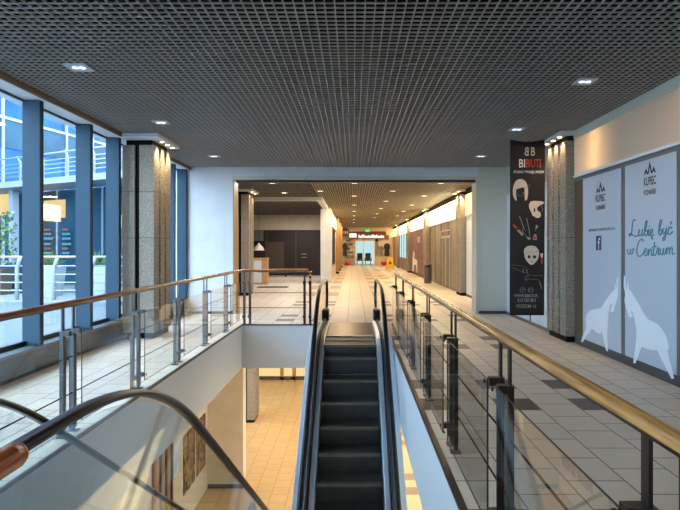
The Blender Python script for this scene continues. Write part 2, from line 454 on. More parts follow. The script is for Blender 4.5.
make_column('stone_column','granite column past the portal on the right, nearest in the corridor', 3.89, 18.35)
make_column('stone_column','granite column on the right of the corridor behind the grey bin', 3.89, 26.95)
make_column('stone_column','granite column between purple poster and glazed shop in the corridor', 3.89, 35.55)
make_column('stone_column','granite column behind the yellow wet floor sign', 3.89, 44.15)
make_column('stone_column','granite column on the lower floor seen left of the escalator', -3.62, 18.35, ZLOW, 3.37)
soffit(-4.0,-3.37,9.12,10.28,9); soffit(3.5,3.755,8.95,10.0,10); soffit(-4.3,-3.37,17.65,18.9,11); soffit(3.5,3.755,17.75,18.95,12)
soffit(3.5,3.755,26.4,27.5,13); soffit(3.5,3.755,35.,36.1,14); soffit(3.5,3.755,43.6,44.7,15)
def spots(x, ys, label, power):
    for i,y in enumerate(ys):
        t = thing('spotlight', label[i], 'spotlight', (x,y,3.53))
        MB().cyl((0,0,-.012),.045,.012,16).build('rim', M['lampmet'], t)
        MB().cyl((0,0,-.016),.034,.0035,16).build('lens', M['lampw'], t)
        light('SPOT','spot_lamp',(x,y,3.50),power,(1,.72,.42),.03,(0,0,0),spot=1.5)
o3 = ['nearest','middle','farthest']
spots(-3.45,(9.55,9.83,10.1),['small lit spotlight in the soffit over the window-side column, %s'%k for k in o3],60)
spots(3.56,(9.15,9.45,9.75),['small lit spotlight in the soffit over the column by the banner, %s'%k for k in o3],26)
spots(-3.45,(18.05,18.6),['small lit spotlight over the column past the portal on the left, nearer','small lit spotlight over the column past the portal on the left, farther'],30)

for yc_,w_ in ((18.35,'nearest corridor column on the right'),(26.95,'corridor column behind the bin'),(35.55,'corridor column past the purple poster'),(44.15,'farthest corridor column on the right')):
    spots(3.55,(yc_-.52,yc_+.1),['small lit spotlight over the %s, nearer'%w_,'small lit spotlight over the %s, farther'%w_],140)
# ------------------------------------------------------------------ right shop front, near
def P(px,py,x=WX):                # a point on the right shop front seen at pixel (px,py) -> (y,z) on that wall
    D = x*F/(px-CX); return D, EYE-(py-CY)*D/F
wr = MB()
wr.box((WX+.02,YB,0),(WX+.2,6.02,2.82)); wr.box((WX+.3,YB,0),(WX+.4,9.0,3.6)); wr.box((WX+.3,9.9,0),(WX+.4,PD0,3.6))
struct('wall_right', wr, M['frame'])
fr = thing('window_2','grey framed shop front with two vinyl covered panes','shop front'); fr['kind']='structure'
MB().box((WX-.01,5.9,0),(WX+.1,8.98,.13)).build('frame', M['framedark'], fr)
MB().box((WX-.01,YB,2.73),(WX+.1,8.98,2.81)).build('frame', M['frame'], fr)
for y0,y1 in ((5.98,6.14),(7.30,7.42),(8.64,8.98)):
    MB().box((WX-.012,y0,.13),(WX+.08,y1,2.73)).build('frame', M['frame'] if y0<8 else M['brownmid'], fr)
GOATL = [(5,287),(12,262),(24,236),(30,215),(27,185),(32,158),(48,140),(75,134),(98,130),(112,108),(130,80),(146,60),(160,45),(168,38),(176,44),(178,70),(172,95),(163,120),(156,148),(143,148),(141,138),(152,116),(147,108),(138,122),(133,150),(129,205),(127,245),(130,332),(122,328),(112,285),(104,240),(96,247),(84,247),(70,238),(55,224),(46,240),(30,262),(12,289)]
GOATR = [(208,42),(218,40),(230,47),(237,50),(247,70),(262,90),(280,122),(300,160),(318,184),(340,194),(362,206),(388,238),(400,262),(410,290),(413,318),(407,322),(410,350),(424,400),(436,457),(426,459),(408,425),(385,380),(368,345),(358,325),(335,326),(312,320),(300,314),(289,309),(279,330),(266,366),(257,387),(248,385),(252,350),(259,300),(262,262),(262,228),(255,188),(246,152),(240,142),(236,148),(246,172),(230,173),(222,150),(212,120),(207,95),(210,70)]
def goat(parent, pts, horns):
    off = WX-.021
    def q(p): return P(580+p[0]/4.64, 280+p[1]/4.64, WX-.02)
    mb = MB(); poly=[q(p) for p in pts]
    mb.prism(poly, lambda p:(off-.002,p[0],p[1]), lambda p:(off+.0015,p[0],p[1]))
    for h in horns:
        mb.prism([q(p) for p in h], lambda p:(off-.0022,p[0],p[1]), lambda p:(off+.0013,p[0],p[1]))
    mb.build('goat_graphic', M['goat'], parent)
def logo(parent, yc, zt, w):
    x = WX-.0225
    # three roof peaks
    mb = MB()
    for c,hh,ww in ((-.32,.5,.36),(0,1.0,.40),(.32,.5,.36)):
        poly = [(yc-(c-ww/2)*w, zt-.16), (yc-c*w, zt-.16+hh*.16), (yc-(c+ww/2)*w, zt-.16), (yc-(c+ww/4)*w, zt-.16), (yc-c*w, zt-.19+hh*.16*.75), (yc-(c-ww/4)*w, zt-.16)]
        mb.prism(poly, lambda p:(x,p[0],p[1]), lambda p:(x+.001,p[0],p[1]))
    mb.build('emblem', M['ink'], parent)
    text_obj('lettering','KUPIEC',w,.11,M['ink'],RIGHTW,(x,yc,zt-.25),parent)
    text_obj('lettering','POZNAŃSKI',w,.09,M['ink'],RIGHTW,(x,yc,zt-.38),parent)
pl = thing('shop_window_panel','pale vinyl pane with white goat and small dark blue badge, beside the granite column','window panel',(0,0,0))
MB().box((WX-.019,7.42,.13),(WX+.03,8.64,2.73)).build('pane', M['panel'], pl)
goat(pl, GOATL, [[(174,44),(172,38),(170,0),(174,-14),(177,0),(178,44)],[(166,44),(160,20),(163,18),(171,42)]])
yc,zz = P(602,196); logo(pl, yc, zz+.22, .30)
yc,zz = P(602.5,229); text_obj('lettering','CENTRUM WYDARZEŃ KUPIECKICH',.86,.055,M['ink'],RIGHTW,(WX-.0215,yc,zz),pl)
yc,zz = P(600,243); mb=MB().box((WX-.0225,yc-.085,zz-.11),(WX-.0195,yc+.085,zz+.11)); mb.build('badge', M['fbblue'], pl)
text_obj('lettering','f',.075,.18,M['pw'],RIGHTW,(WX-.0245,yc-.015,zz-.01),pl,'white letter f on the badge')
pr = thing('shop_window_panel','pale vinyl pane with teal handwriting above a large white goat','window panel',(0,0,0))
MB().box((WX-.019,6.14,.13),(WX+.03,7.30,2.73)).build('pane', M['panel'], pr)
goat(pr, GOATR, [[(206,46),(204,20),(205,-20),(209,-20),(211,10),(214,44)],[(218,44),(220,10),(223,12),(227,46)]])
yc,zz = P(651.5,180); logo(pr, yc, zz+.24, .27)
STROKES = [
 [(80,284),(74,279),(67,286),(63,312),(61,340),(55,358),(48,362),(47,354),(56,350),(70,360),(84,364),(94,358)],
 [(99,328),(96,346),(98,360),(105,360),(112,346),(116,326),(113,350),(116,361),(123,352)],
 [(123,352),(133,318),(139,292),(136,284),(130,298),(127,330),(127,356),(134,361),(141,348),(138,334),(130,338)],
 [(141,340),(149,328),(146,350),(149,360),(156,350)],[(151,311),(152,315)],
 [(156,350),(165,342),(167,331),(161,328),(156,342),(158,358),(166,361),(174,352)],[(166,361),(161,369),(164,376),(170,374)],
 [(196,344),(206,312),(213,288),(209,279),(203,294),(199,328),(199,350),(206,357),(214,342),(210,328),(201,336)],
 [(221,322),(220,342),(224,352),(231,344),(238,320),(235,352),(229,378),(221,385),(219,376),(228,362),(244,346)],
 [(264,324),(258,316),(249,326),(246,344),(251,354),(260,350),(269,338)],[(257,302),(264,288)],
 [(41,430),(40,446),(45,455),(52,446),(56,430),(55,448),(60,454),(67,442),(66,428),(73,432)],
 [(118,392),(117,380),(108,379),(96,394),(88,422),(87,448),(94,464),(106,464),(120,448)],
 [(120,448),(132,442),(136,430),(130,426),(123,440),(125,458),(133,462),(142,450)],
 [(142,450),(146,428),(145,462),(150,440),(157,428),(161,434),(160,456),(164,462),(170,452)],
 [(170,452),(175,420),(177,392),(172,440),(172,458),(178,461),(186,450)],[(165,420),(187,414)],
 [(186,450),(193,424),(199,426),(196,444),(197,458),(204,452)],
 [(207,424),(206,446),(210,458),(217,452),(224,424),(222,448),(226,458),(232,448)],
 [(232,448),(238,422),(238,456),(243,432),(250,420),(253,428),(252,455),(257,432),(264,418),(268,426),(266,446),(270,456),(279,448)]]
def catmull(pts, n=5):
    if len(pts)<3: return pts
    out=[]
    for i in range(len(pts)-1):
        p0=pts[max(i-1,0)];p1=pts[i];p2=pts[i+1];p3=pts[min(i+2,len(pts)-1)]
        for k in range(n):
            t=k/n
            out.append(tuple(.5*((2*p1[j])+(-p0[j]+p2[j])*t+(2*p0[j]-5*p1[j]+4*p2[j]-p3[j])*t*t+(-p0[j]+3*p1[j]-3*p2[j]+p3[j])*t**3) for j in (0,1)))
    out.append(pts[-1]); return out
mb = MB()
for st in STROKES:
    pts=[P(620+a/5.1,165+b/5.1,WX-.02) for a,b in catmull(st)]
    mb.tube([(WX-.0205,y,z) for y,z in pts], .0085, 6)
mb.build('lettering', M['teal'], pr)['label']='teal handwriting Lubię być w Centrum'
# light box over the shop
lb = thing('light_box','opal light box glowing peach over the goat panels','light box',(0,0,0))
MB().box((WX-.02,YB,2.83),(WX-.008,8.98,3.45)).build('opal_front', M['opal'], lb)
MB().box((WX-.035,YB,2.795),(WX+.2,8.98,2.83)).build('rail', M['panelW'], lb)
mb = MB(); mb.box((WX+.24,YB,2.83),(WX+.28,8.98,3.5)); mb.box((WX,8.94,2.83),(WX+.28,8.98,3.5)); mb.box((WX,YB,3.46),(WX+.28,8.98,3.5)); mb.build('housing', M['panelW'], lb)
MB().box((WX-.03,YB,3.45),(WX+.02,8.98,3.59)).build('top_rail', M['pier'], lb)
MB().box((WX+.05,7.62,2.84),(WX+.055,7.63,3.45)).build('divider', M['panelW'], lb)
light('AREA','light_box_tube',(WX+.2,8.25,3.14),110,(1,.64,.30),1.3,(0,PI/2,PI),.1)
light('AREA','light_box_tube',(WX+.2,5.6,3.14),26,(1,.55,.36),2.6,(0,PI/2,PI),.1)
# white covered shop window behind the banner
w3 = MB(); w3.box((WX-.01,9.95,.06),(WX+.05,PD0,2.9)); o=struct('window_3', w3, M['panelW'], label='white covered shop window behind the banner')
MB().box((WX-.02,11.2,.06),(WX+.06,11.26,2.9)).build('frame', M['frame'], o)
struct('wall_right_upper', MB().box((WX-.01,9.95,2.9),(WX+.2,PD0,3.59)), M['pier'])
struct('baseboard_right', MB().box((WX-.03,9.95,0),(WX+.05,PD0,.06)), M['frame'])

# ------------------------------------------------------------------ banner
BD = 9.72
def B(px,py): return ((px-CX)*BD/F, EYE-(py-CY)*BD/F)
bt = thing('hanging_banner','tall black beauty banner hanging from the ceiling beside the right column','banner',(0,0,0))
mb = MB(); x0,x1 = B(510.2,140)[0], B(545.2,140)[0]; zb = B(520,315.3)[1]; top=[]
n=12
for i in range(n+1):
    u=i/n; zt = B(0,139.5)[1] - .045*math.sin(PI*u); top.append((x0+(x1-x0)*u+ (0.02 if 0 else 0), zt))
poly=[(x0-.01,zb),(x1-.02,zb)]+top[::-1]
mb.prism(poly, lambda p:(p[0],BD,p[1]), lambda p:(p[0],BD+.006,p[1])); mb.build('fabric', M['banner'], bt)
for x,_ in (top[0],top[-1]):
    MB().tube([(x+(.02 if x==top[0][0] else -.02),BD+.003,top[0][1]-.02),(x,BD+.003,ZC+.02)],.004,6).build('cord', M['cable'], bt)
yb = BD-.003
text_obj('lettering','B',.075,.155,M['skin'],FRONT,(B(526.5,0)[0],yb,B(0,151.5)[1]),bt,mirror=True)
text_obj('lettering','B',.075,.155,M['skin'],FRONT,(B(533,0)[0],yb,B(0,151.5)[1]),bt)
text_obj('lettering','BI',.11,.155,M['pw'],FRONT,(B(522,0)[0],yb,B(0,163.3)[1]),bt,'white letters BI')
text_obj('lettering','BIUTI',.27,.155,M['red'],FRONT,(B(533.2,0)[0],yb,B(0,163.3)[1]),bt,'red letters BIUTI')
text_obj('lettering','STUDIO TWOJEJ URODY',.56,.06,M['pw'],FRONT,(B(529,0)[0],yb,B(0,172.3)[1]),bt)
text_obj('lettering','WWW.BIBIUTI.PL',.44,.055,M['greyp'],FRONT,(B(526.3,0)[0],yb,B(0,295.6)[1]),bt)
for tx_,cx_ in (('513',520),('150',526.5),('801',533)): text_obj('lettering',tx_,.095,.065,M['greyp'],FRONT,(B(cx_,0)[0],yb,B(0,300.2)[1]),bt)
text_obj('lettering','POZIOM +2',.36,.065,M['greyp'],FRONT,(B(526.3,0)[0],yb,B(0,306.2)[1]),bt)
text_obj('lettering','f',.025,.055,M['greyp'],FRONT,(B(522.8,0)[0],yb-.001,B(0,289.8)[1]),bt)
def draw(name, m, polys, lines=(), lw=.008, dy=0, org=(505,190), sc_=8.5):
    mb = MB()
    for pl_ in polys:
        pts=[B(org[0]+a/sc_, org[1]+b/sc_) for a,b in pl_]
        mb.prism(pts, lambda p:(p[0],yb-dy,p[1]), lambda p:(p[0],yb-dy+.001,p[1]))
    for l in lines:
        pts=[B(org[0]+a/sc_, org[1]+b/sc_) for a,b in catmull(list(l),4)]
        mb.tube([(a,yb-dy,b) for a,b in pts], lw, 6, .002)
    return mb.build(name, m, bt)
# bob haired face
draw('print', M['skin'], [[(68,510),(66,470),(72,430),(88,395),(112,376),(140,374),(168,388),(186,415),(196,455),(196,500),(188,545),(170,560),(166,510),(166,452),(150,446),(95,462),(92,500),(100,560),(84,548),(74,530)]], org=(505,135))
draw('print', M['red'], [], [[(118,452),(150,446),(178,440),(200,426)],[(178,440),(200,450),(214,444)],[(200,426),(214,418),(205,434),(178,440)]], .006, .001, org=(505,135))
draw('print', M['greyp'], [], [[(100,490),(112,512),(128,520),(146,512),(158,488)]], .005, .001, org=(505,135))
# face in profile
draw('print', M['skin'], [[(205,150),(204,122),(218,98),(245,92),(290,94),(322,98),(332,108),(326,118),(300,128),(284,140),(272,150),(276,178),(296,186),(306,205),(302,228),(282,238),(262,236),(248,222),(236,222),(222,190)]])
draw('print', M['banner'], [[(244,158),(252,150),(258,170),(252,192),(244,184)]], dy=.0015)
draw('print', M['greyp'], [], [[(306,128),(312,146),(320,168),(312,186),(304,190)]], .004)
# legs, lipstick, brush
draw('print', M['greyp'], [], [[(122,222),(140,270),(158,320),(172,345)],[(182,238),(194,290),(204,340),(210,392)],[(158,320),(148,345),(165,372),(182,398),(210,412)]], .006)
draw('print', M['greyp'], [[(180,398),(216,402),(218,420),(196,424)]])
draw('print', M['greyp'], [[(100,346),(112,332),(158,372),(146,392)]])
draw('print', M['greyp'], [[(256,325),(262,300),(276,296),(280,312),(270,330)]])
draw('print', M['red'], [[(62,300),(74,290),(104,320),(94,334)]], dy=.001)
draw('print', M['red'], [[(232,402),(246,398),(268,404),(268,416),(234,416)]], dy=.001)
draw('print', M['greyp'], [[(244,380),(256,374),(268,382),(272,424),(234,424)]], [[(264,328),(256,350)]], .004)
# towel wrapped face
o2=(505,245); s2=6.8
draw('print', M['skin'], [[(128,50),(130,28),(148,10),(178,3),(208,10),(226,30),(232,58),(226,90),(212,112),(194,130),(180,136),(164,128),(146,108),(134,84)]], org=o2, sc_=s2)
draw('print', M['banner'], [[(152,78),(160,68),(172,74),(172,90),(160,92)],[(188,76),(200,68),(212,78),(208,92),(192,90)]], [[(136,60),(160,46),(190,52),(222,44)]], .003, .0015, org=o2, sc_=s2)
draw('print', M['red'], [[(172,112),(181,108),(191,112),(181,118)]], dy=.002, org=o2, sc_=s2)
draw('print', M['red'], [[(244,90),(256,86),(252,128),(246,128)]], dy=.002, org=o2, sc_=s2)
draw('print', M['skin'], [[(240,58),(258,56),(256,84),(244,86)]], org=o2, sc_=s2)
# hands
draw('print', M['greyp'], [], [[(42,132),(72,140),(100,140),(128,148),(146,162),(148,184),(132,190),(112,180),(82,168),(46,152)],[(112,158),(124,170),(120,184)],[(146,184),(160,204)],
  [(254,216),(238,206),(206,208),(172,204),(150,212),(138,228),(142,240),(160,230),(186,234),(216,234),(232,244),(240,268),(250,296)]], .006, org=o2, sc_=s2)
for c in ((120,306),(175,306)):
    draw('print', M['greyp'], [], [[(c[0]+17*math.cos(a*PI/8),c[1]+19*math.sin(a*PI/8)) for a in range(17)]], .004, org=o2, sc_=s2)
draw('print', M['greyp'], [], [[(167,298),(183,298),(183,314),(167,314),(167,298)]], .003, org=o2, sc_=s2)

# ------------------------------------------------------------------ escalators
SL = .70; LL = -ZLOW/SL
def Zs(s, h, T):
    if s >= T: return h
    if s > -T: return h - SL*(T-s)**2/(4*T)
    if s > -LL+T: return h + SL*s
    if s > -LL-T: return h + ZLOW + SL*(s+LL+T)**2/(4*T)
    return h + ZLOW
def srange(a,b,n): return [a+(b-a)*i/n for i in range(n+1)]
step_mesh = {}
def escalator(name, label, xc, y0, d, hb=.93, TH=.75, hw=.54):
    q = hw-.54
    t = thing(name, label, 'escalator', (xc,y0,0))
    Y = lambda s: d*s
    ST, SB = 2.5, -LL-1.35
    # steps
    nos = [(-.02,-.015),(-.30,-.175)]; s=-.65
    while s > -LL+.2: nos.append((s,SL*s)); s -= .352
    nos += [(s, ZLOW+.06),(s-.36,ZLOW+.012)]
    nos.insert(0,(.34,-.002))
    for i,(s,z) in enumerate(nos):
        ln = (nos[i-1][0]-s-.002) if i else .40
        mb = MB()
        a,b = sorted((Y(0),Y(ln)))
        mb.box((-.432-q,a,-.26),(.432+q,b,0),0)
        e0,e1 = sorted((Y(-.004),Y(.055)))
        mb.box((-.432-q,e0,-.035),(.432+q,e1,.003),1)
        o = mb.build('step',[M['step'],M['nose']],t,(0,Y(s),z))
    # landing plates and combs
    for s0,s1,z in ((.76,2.45,.001),(-LL-2.4,-LL-.85,ZLOW+.001)):
        a,b = sorted((Y(s0),Y(s1))); MB().box((-.50-q,a,z),(.50+q,b,z+.012)).build('landing_plate',M['plate'],t)
    for s0,s1,z in ((.70,.775,.002),(-LL-.87,-LL-.80,ZLOW+.002)):
        a,b = sorted((Y(s0),Y(s1))); MB().box((-.44-q,a,z),(.44+q,b,z+.018)).build('comb',M['comb'],t)
    ss = [SB+.25]+srange(-LL-1.0,-LL+1.2,12)+srange(-LL+1.4,-1.4,4)+srange(-1.2,1.2,12)+[ST-.2]
    for sx in (-1,1):
        def strip(nm, prof, m, T=.6):
            mb = MB(); rings=[]
            for s in ss:
                rings.append([mb.bm.verts.new((sx*(u+q), Y(s), max(Zs(s,h,T), ZLOW+.004))) for u,h in prof])
            k=len(prof)
            for a,b in zip(rings,rings[1:]):
                for i in range(k): mb.bm.faces.new([a[i],a[(i+1)%k],b[(i+1)%k],b[i]])
            mb.bm.faces.new(rings[0]); mb.bm.faces.new(rings[-1])
            return mb.build(nm, m, t)
        strip('inner_deck',[(.44,-.12),(.44,.085),(.452,.095),(.505,.112),(.505,-.12)],M['alu'])
        strip('glass_channel',[(.509,.04),(.509,.155),(.530,.16),(.530,.04)],M['entry'])
        strip('glass_channel',[(.548,.04),(.548,.165),(.566,.16),(.566,.04)],M['alu'])
        strip('outer_deck',[(.585,-.62),(.585,.10),(.70,.10),(.712,.09),(.712,-.62)],M['aluw'])
        # balustrade glass with rounded ends
        top=[(s,Zs(s,hb-.045,TH)) for s in srange(SB,ST,64)]
        r=.285; cz=hb-.045-r
        arc=[(ST+r*math.sin(a),cz+r*math.cos(a)) for a in srange(0,PI,10)][1:]
        arcb=[(SB-r*math.sin(a),ZLOW+cz-r*math.cos(a)) for a in srange(0,PI,10)][:-1]
        bot=[(s,Zs(s,.15,.6)) for s in srange(ST-.25,SB+.25,50)]
        poly = top+arc+bot+arcb
        mb = MB(); mb.prism(poly, lambda p:(sx*(.534+q),Y(p[0]),p[1]), lambda p:(sx*(.546+q),Y(p[0]),p[1]))
        mb.build('glass_balustrade', M['glassB'], t)
        # rubber handrail
        R=.32; path=[(ST-.30,hb-2*R),(ST,hb-2*R)]
        path=[]
        path += [(ST-.28,hb-2*R)]+[(ST+R*math.sin(a),hb-R+R*math.cos(a)) for a in srange(PI,0,14)]
        path += [(s,Zs(s,hb,TH)) for s in srange(ST-.05,SB+.05,80)]
        path += [(SB-R*math.sin(a),ZLOW+hb-R+R*math.cos(a)) for a in srange(0,PI,14)]+[(SB+.28,ZLOW+hb-2*R)]
        path=[(Y(a),b) for a,b in path]
        pf=[(-.030,-.016),(-.035,-.004),(-.028,.010),(-.013,.016),(.013,.016),(.028,.010),(.035,-.004),(.030,-.016)]
        if d<0: pf=[(u,-v) for u,v in pf]
        pf=[(u,-v) for u,v in pf]
        mb=MB(); mb.sweep(path,pf); o=mb.build('handrail',M['rubber'],t,smooth=True); o.location=(sx*hw,0,0)
        # dark boots where the rubber enters the deck
        for s0,s1,z in ((ST-.45,ST-.12,0),(SB+.12,SB+.45,ZLOW)):
            a,b=sorted((Y(s0),Y(s1)))
            MB().box((sx*(.462+q),a,z+.09),(sx*(.61+q),b,z+.33)).build('handrail_entry',M['entry'],t,bevel=.03)
    # truss under the steps
    poly=[(s,max(Zs(s,-.29,.3),ZLOW+.003)) for s in srange(2.2,-LL+.45,40)]+[(s,max(Zs(s,-.90,.6),ZLOW+.002)) for s in srange(-LL+1.4,2.2,40)]
    mb=MB(); mb.prism(poly, lambda p:(-.58-q,Y(p[0]),p[1]), lambda p:(.58+q,Y(p[0]),p[1])); mb.build('truss',M['aluw'],t)
    return t
escalator('escalator','escalator with dark steps rising to the corridor in the middle', -.05, 8.90, 1)
escalator('escalator','escalator descending in the lower left corner, with glass side and black handrail', -1.475, 2.63, -1, 1.01, .75, .475)

# ------------------------------------------------------------------ railings
def post_pair(t, x, y, gx, m, along='y', h=1.105):
    """two flat bars with glass clamps, set along y (or along x)"""
    for s in (-1,1):
        mb = MB()
        if along=='y':
            yy=y+s*.085
            mb.box((x-.006,yy-.019,0),(x+.006,yy+.019,h)); mb.box((x-.016,yy-.025,.03),(x+.016,yy+.025,.90)); mb.box((x-.04,yy-.035,0),(x+.04,yy+.035,.012))
        else:
            xx=x+s*.06
            mb.box((xx-.019,y-.006,0),(xx+.019,y+.006,h)); mb.box((xx-.025,y-.016,.03),(xx+.025,y+.016,.90)); mb.box((xx-.035,y-.04,0),(xx+.035,y+.04,.012))
        p = mb.build('post', m, t)
        for z in (.88,.16):
            mb = MB()
            if along=='y':
                mb.box((min(x+.016,gx),yy-.022,z-.022),(max(x-.016,gx),yy+.022,z+.022)); mb.cyl((gx+(.02 if gx>x else -.028),yy,z),.012,.008,10,axis='x')
            else:
                mb.box((xx-.03,gx-.015,z-.03),(xx+.03,y+.016,z+.03)); mb.cyl((xx,gx-.025,z),.012,.01,10,axis='y')
            mb.build('clamp', m, p)
def glass_panel(t, a, b, z0=.09, z1=.885):
    mb = MB(); mb.box((a[0],a[1],z0),(b[0],b[1],z1)); ax = 1 if abs(b[1]-a[1]) > abs(b[0]-a[0]) else 0
    for f in mb.bm.faces:
        f.normal_update(); f.material_index = 1 if (abs(f.normal.z) > .5 or abs(f.normal[ax]) > .5) else 0
    return mb.build('glass_panel', [M['glassR'],M['gedge']], t)

# right railing
rt = thing('railing','long wooden-topped glass railing along the right side of the escalator opening','railing',(.8,5,0)); rt.location=(0,0,0)
MB().tube([(.80,-1.2,1.125),(.80,3,1.125),(.80,10.05,1.125),(.80,10.18,1.115)],.026,14,.025).build('handrail', M['woodG'], rt)
MB().box((.79,-1.2,1.092),(.81,10.1,1.104)).build('rail_bar', M['steel'], rt)
ry=[-.08+1.44*k for k in range(8)]
for y in ry: post_pair(rt,.80,y,.735,M['steel'])
for a,b in zip(ry,ry[1:]): glass_panel(rt,(.729,a+.10,0),(.739,b-.10,0))
for z in (.62,.31): MB().tube([(.80,-.1,z),(.80,10.0,z)],.006,8).build('rod', M['cable'], rt)
# left railing, turning along the far edge
lt = thing('railing','wooden-topped glass railing by the windows that turns along the far edge of the opening','railing',(0,0,0))
arc=[(-2.46+.42-.42*math.cos(a),10.85+.42*math.sin(a),1.125) for a in srange(0,PI/2,8)]
MB().tube([(-2.46,-1.2,1.125),(-2.46,6,1.125)]+arc+[(-1.1,11.27,1.125),(-.98,11.26,1.12),(-.90,11.20,1.10),(-.885,11.12,1.08)],.026,14,.025).build('handrail', M['woodL'], lt)
MB().box((-2.47,-1.2,1.092),(-2.45,10.85,1.104)).box((-2.04,11.26,1.092),(-1.0,11.28,1.104)).build('rail_bar', M['steelL'], lt)
ly=[.34+1.41*k for k in range(8)]
for y in ly: post_pair(lt,-2.46,y,-2.395,M['steelL'])
post_pair(lt,-2.26,11.27,11.205,M['steelL'],'x'); post_pair(lt,-.98,11.27,11.205,M['steel'],'x')
for a,b in zip(ly,ly[1:]): glass_panel(lt,(-2.40,a+.10,0),(-2.39,b-.10,0))
glass_panel(lt,(-2.18,11.20,0),(-1.06,11.21,0)); glass_panel(lt,(-2.40,10.31,0),(-2.39,11.12,0))
for z in (.66,.34): MB().tube([(-2.46,.3,z),(-2.46,11.24,z)],.006,8).tube([(-2.46,11.27,z),(-.98,11.27,z)],.006,8).build('rod', M['cable'], lt)
mb=MB()
for k in range(5): mb.box((-.93,11.262,.62+.1*k),(-.908,11.28,.67+.1*k))
mb.build('warning_tape', M['hazy'], lt)
# short railing by the camera
nt_ = thing('railing','short railing with a round orange timber end at the left edge of the view','railing',(0,0,0))
pts=[(-.68,-1.2,1.185),(-.68,0,1.185),(-.68,1.04,1.185)]
mb=MB(); mb.tube(pts+[(-.68,1.06,1.185)],.027,16); mb.build('handrail',M['woodO'],nt_)
mb=MB(); mb.lathe((0,0,0),[(.0265,0),(.024,.012),(.015,.020),(.004,.023)],16); o=mb.build('end_cap',M['woodO'],nt_); o.rotation_euler=(-PI/2,0,0); o.location=(-.68,1.06,1.185)
for y in (-.9,.5):
    MB().box((-.686,y-.02,0),(-.674,y+.02,1.165)).build('post',M['steel'],nt_)

# ------------------------------------------------------------------ downlights
def downlight(x,y,label,lit,grp,s=.115):
    t = thing('downlight', label, 'ceiling light', (x,y,ZC), 0, grp)
    mb=MB(); r=s*.78
    mb.box((-s,-s,-.012),(s,-r,.004)); mb.box((-s,r,-.012),(s,s,.004)); mb.box((-s,-r,-.012),(-r,r,.004)); mb.box((r,-r,-.012),(s,r,.004))
    mb.build('frame', M['lampmet'], t)
    MB().box((-r,-r,.0),(r,r,.006)).cyl((0,0,-.008),r*.9,.006,20).build('reflector', M['lampmet'] if not lit else M['panelW'], t)
    mb=MB()
    for q in (-1,1): mb.cyl((q*r*.42,0,-.014),r*.36,.005,12)
    mb.build('lamp', M['glintc'] if not lit else M['lampd'], t)
for i,(x,y) in enumerate(((-3.01,5.81),(-3.03,8.34),(-3.0,11.4))):
    downlight(x,y,'square recessed downlight over the window side, %s'%(['nearest the camera','middle one of three','farthest, close to the portal'][i]),0,'downlights of the near hall')
for i,(x,y) in enumerate(((2.75,6.3),(2.72,8.83),(2.74,11.4))):
    downlight(x,y,'square recessed downlight over the shop side, %s'%(['nearest the camera','middle one, near the banner','farthest, close to the portal'][i]),0,'downlights of the near hall')
for x,y in ((-3.01,5.81),(-3.03,8.34),(-3.0,11.4),(2.75,6.3),(2.72,8.83),(2.74,11.4),(-3,3.2),(-3,.5),(2.75,3.6),(2.75,.9),(0,-2),(0,-4)):
    light('AREA','hall_fill',(x,y,3.56),(7 if x<1 else 6),((1,.95,.9) if x<1 else (1,.78,.56)),.2)  # added fill to brighten the hall, whose own downlights are off
ordn=['first','second','third','fourth','fifth','sixth','seventh','eighth']
rows={'centre row':(.03,(16.1,20.,24.2,28.2,32.2,36.2,40.4)),'right row':(2.66,(16.1,20.,24.2,28.2,32.2)),'right middle row':(1.36,(18.3,22.2,26.2,30.2,34.)),'left row':(-2.47,(16.1,18.9)),'left middle row':(-1.15,(18.3,))}
for rn,(x,ys) in rows.items():
    for i,y in enumerate(ys):
        downlight(x,y,'lit downlight in the corridor ceiling, %s from the portal in the %s'%(ordn[i],rn),1,'corridor downlights')
for y in (16.1,20,24.2,28.2,33,38,43,48):
    for x in (-.5,2.9): light('AREA','corridor_lamp',(x,y,3.55),50,(1,.72,.43),.5)
for x,y in ((-2.6,15.6),(-2.9,22.5),(-3.2,28.5)):
    light('AREA','bay_lamp',(x,y,3.5),95,(1,.96,.93),.5)

# ------------------------------------------------------------------ corridor right wall: shops
SX=3.80
struct('wall_corridor_right', MB().box((SX+.35,PD1,0),(SX+.5,END,3.6)), M['cream'])
bays=[(PD1,17.9),(18.8,26.5),(27.4,35.1),(36.0,43.7),(44.6,51.0)]
names=['orange glowing light box just past the portal','very bright white light box over the grey shutters','light box over the purple poster','light box over the glazed shop far along','farthest light box on the right of the corridor']
mk=['sign_warm','sign_hot','sign_mid','sign_mid','sign_mid']
for (a,b),nm,m in zip(bays,names,mk):
    t=thing('light_box',nm,'light box',(0,0,0))
    MB().box((SX-.02,a+.03,2.72),(SX+.1,b-.03,3.40)).build('lit_front',M[m],t)
    MB().box((SX-.035,a+.02,2.66),(SX+.12,b-.02,2.72)).build('rail',M['shutterL'],t)
    MB().box((SX-.035,a+.02,3.40),(SX+.12,b-.02,3.56)).build('top_rail',M['core'],t)
light('AREA','sign_glow',(SX-.1,22.6,3.05),30,(1,.85,.55),.6,(0,PI/2,0),7)
# bay 1 white pane
t=thing('shop_window_panel','white covered shop pane just past the portal on the right','window panel'); MB().box((SX,PD1+.03,.08),(SX+.06,17.85,2.66)).build('pane',M['panelW'],t); MB().box((SX-.01,PD1+.03,0),(SX+.08,17.85,.08)).build('sill',M['framedark'],t)
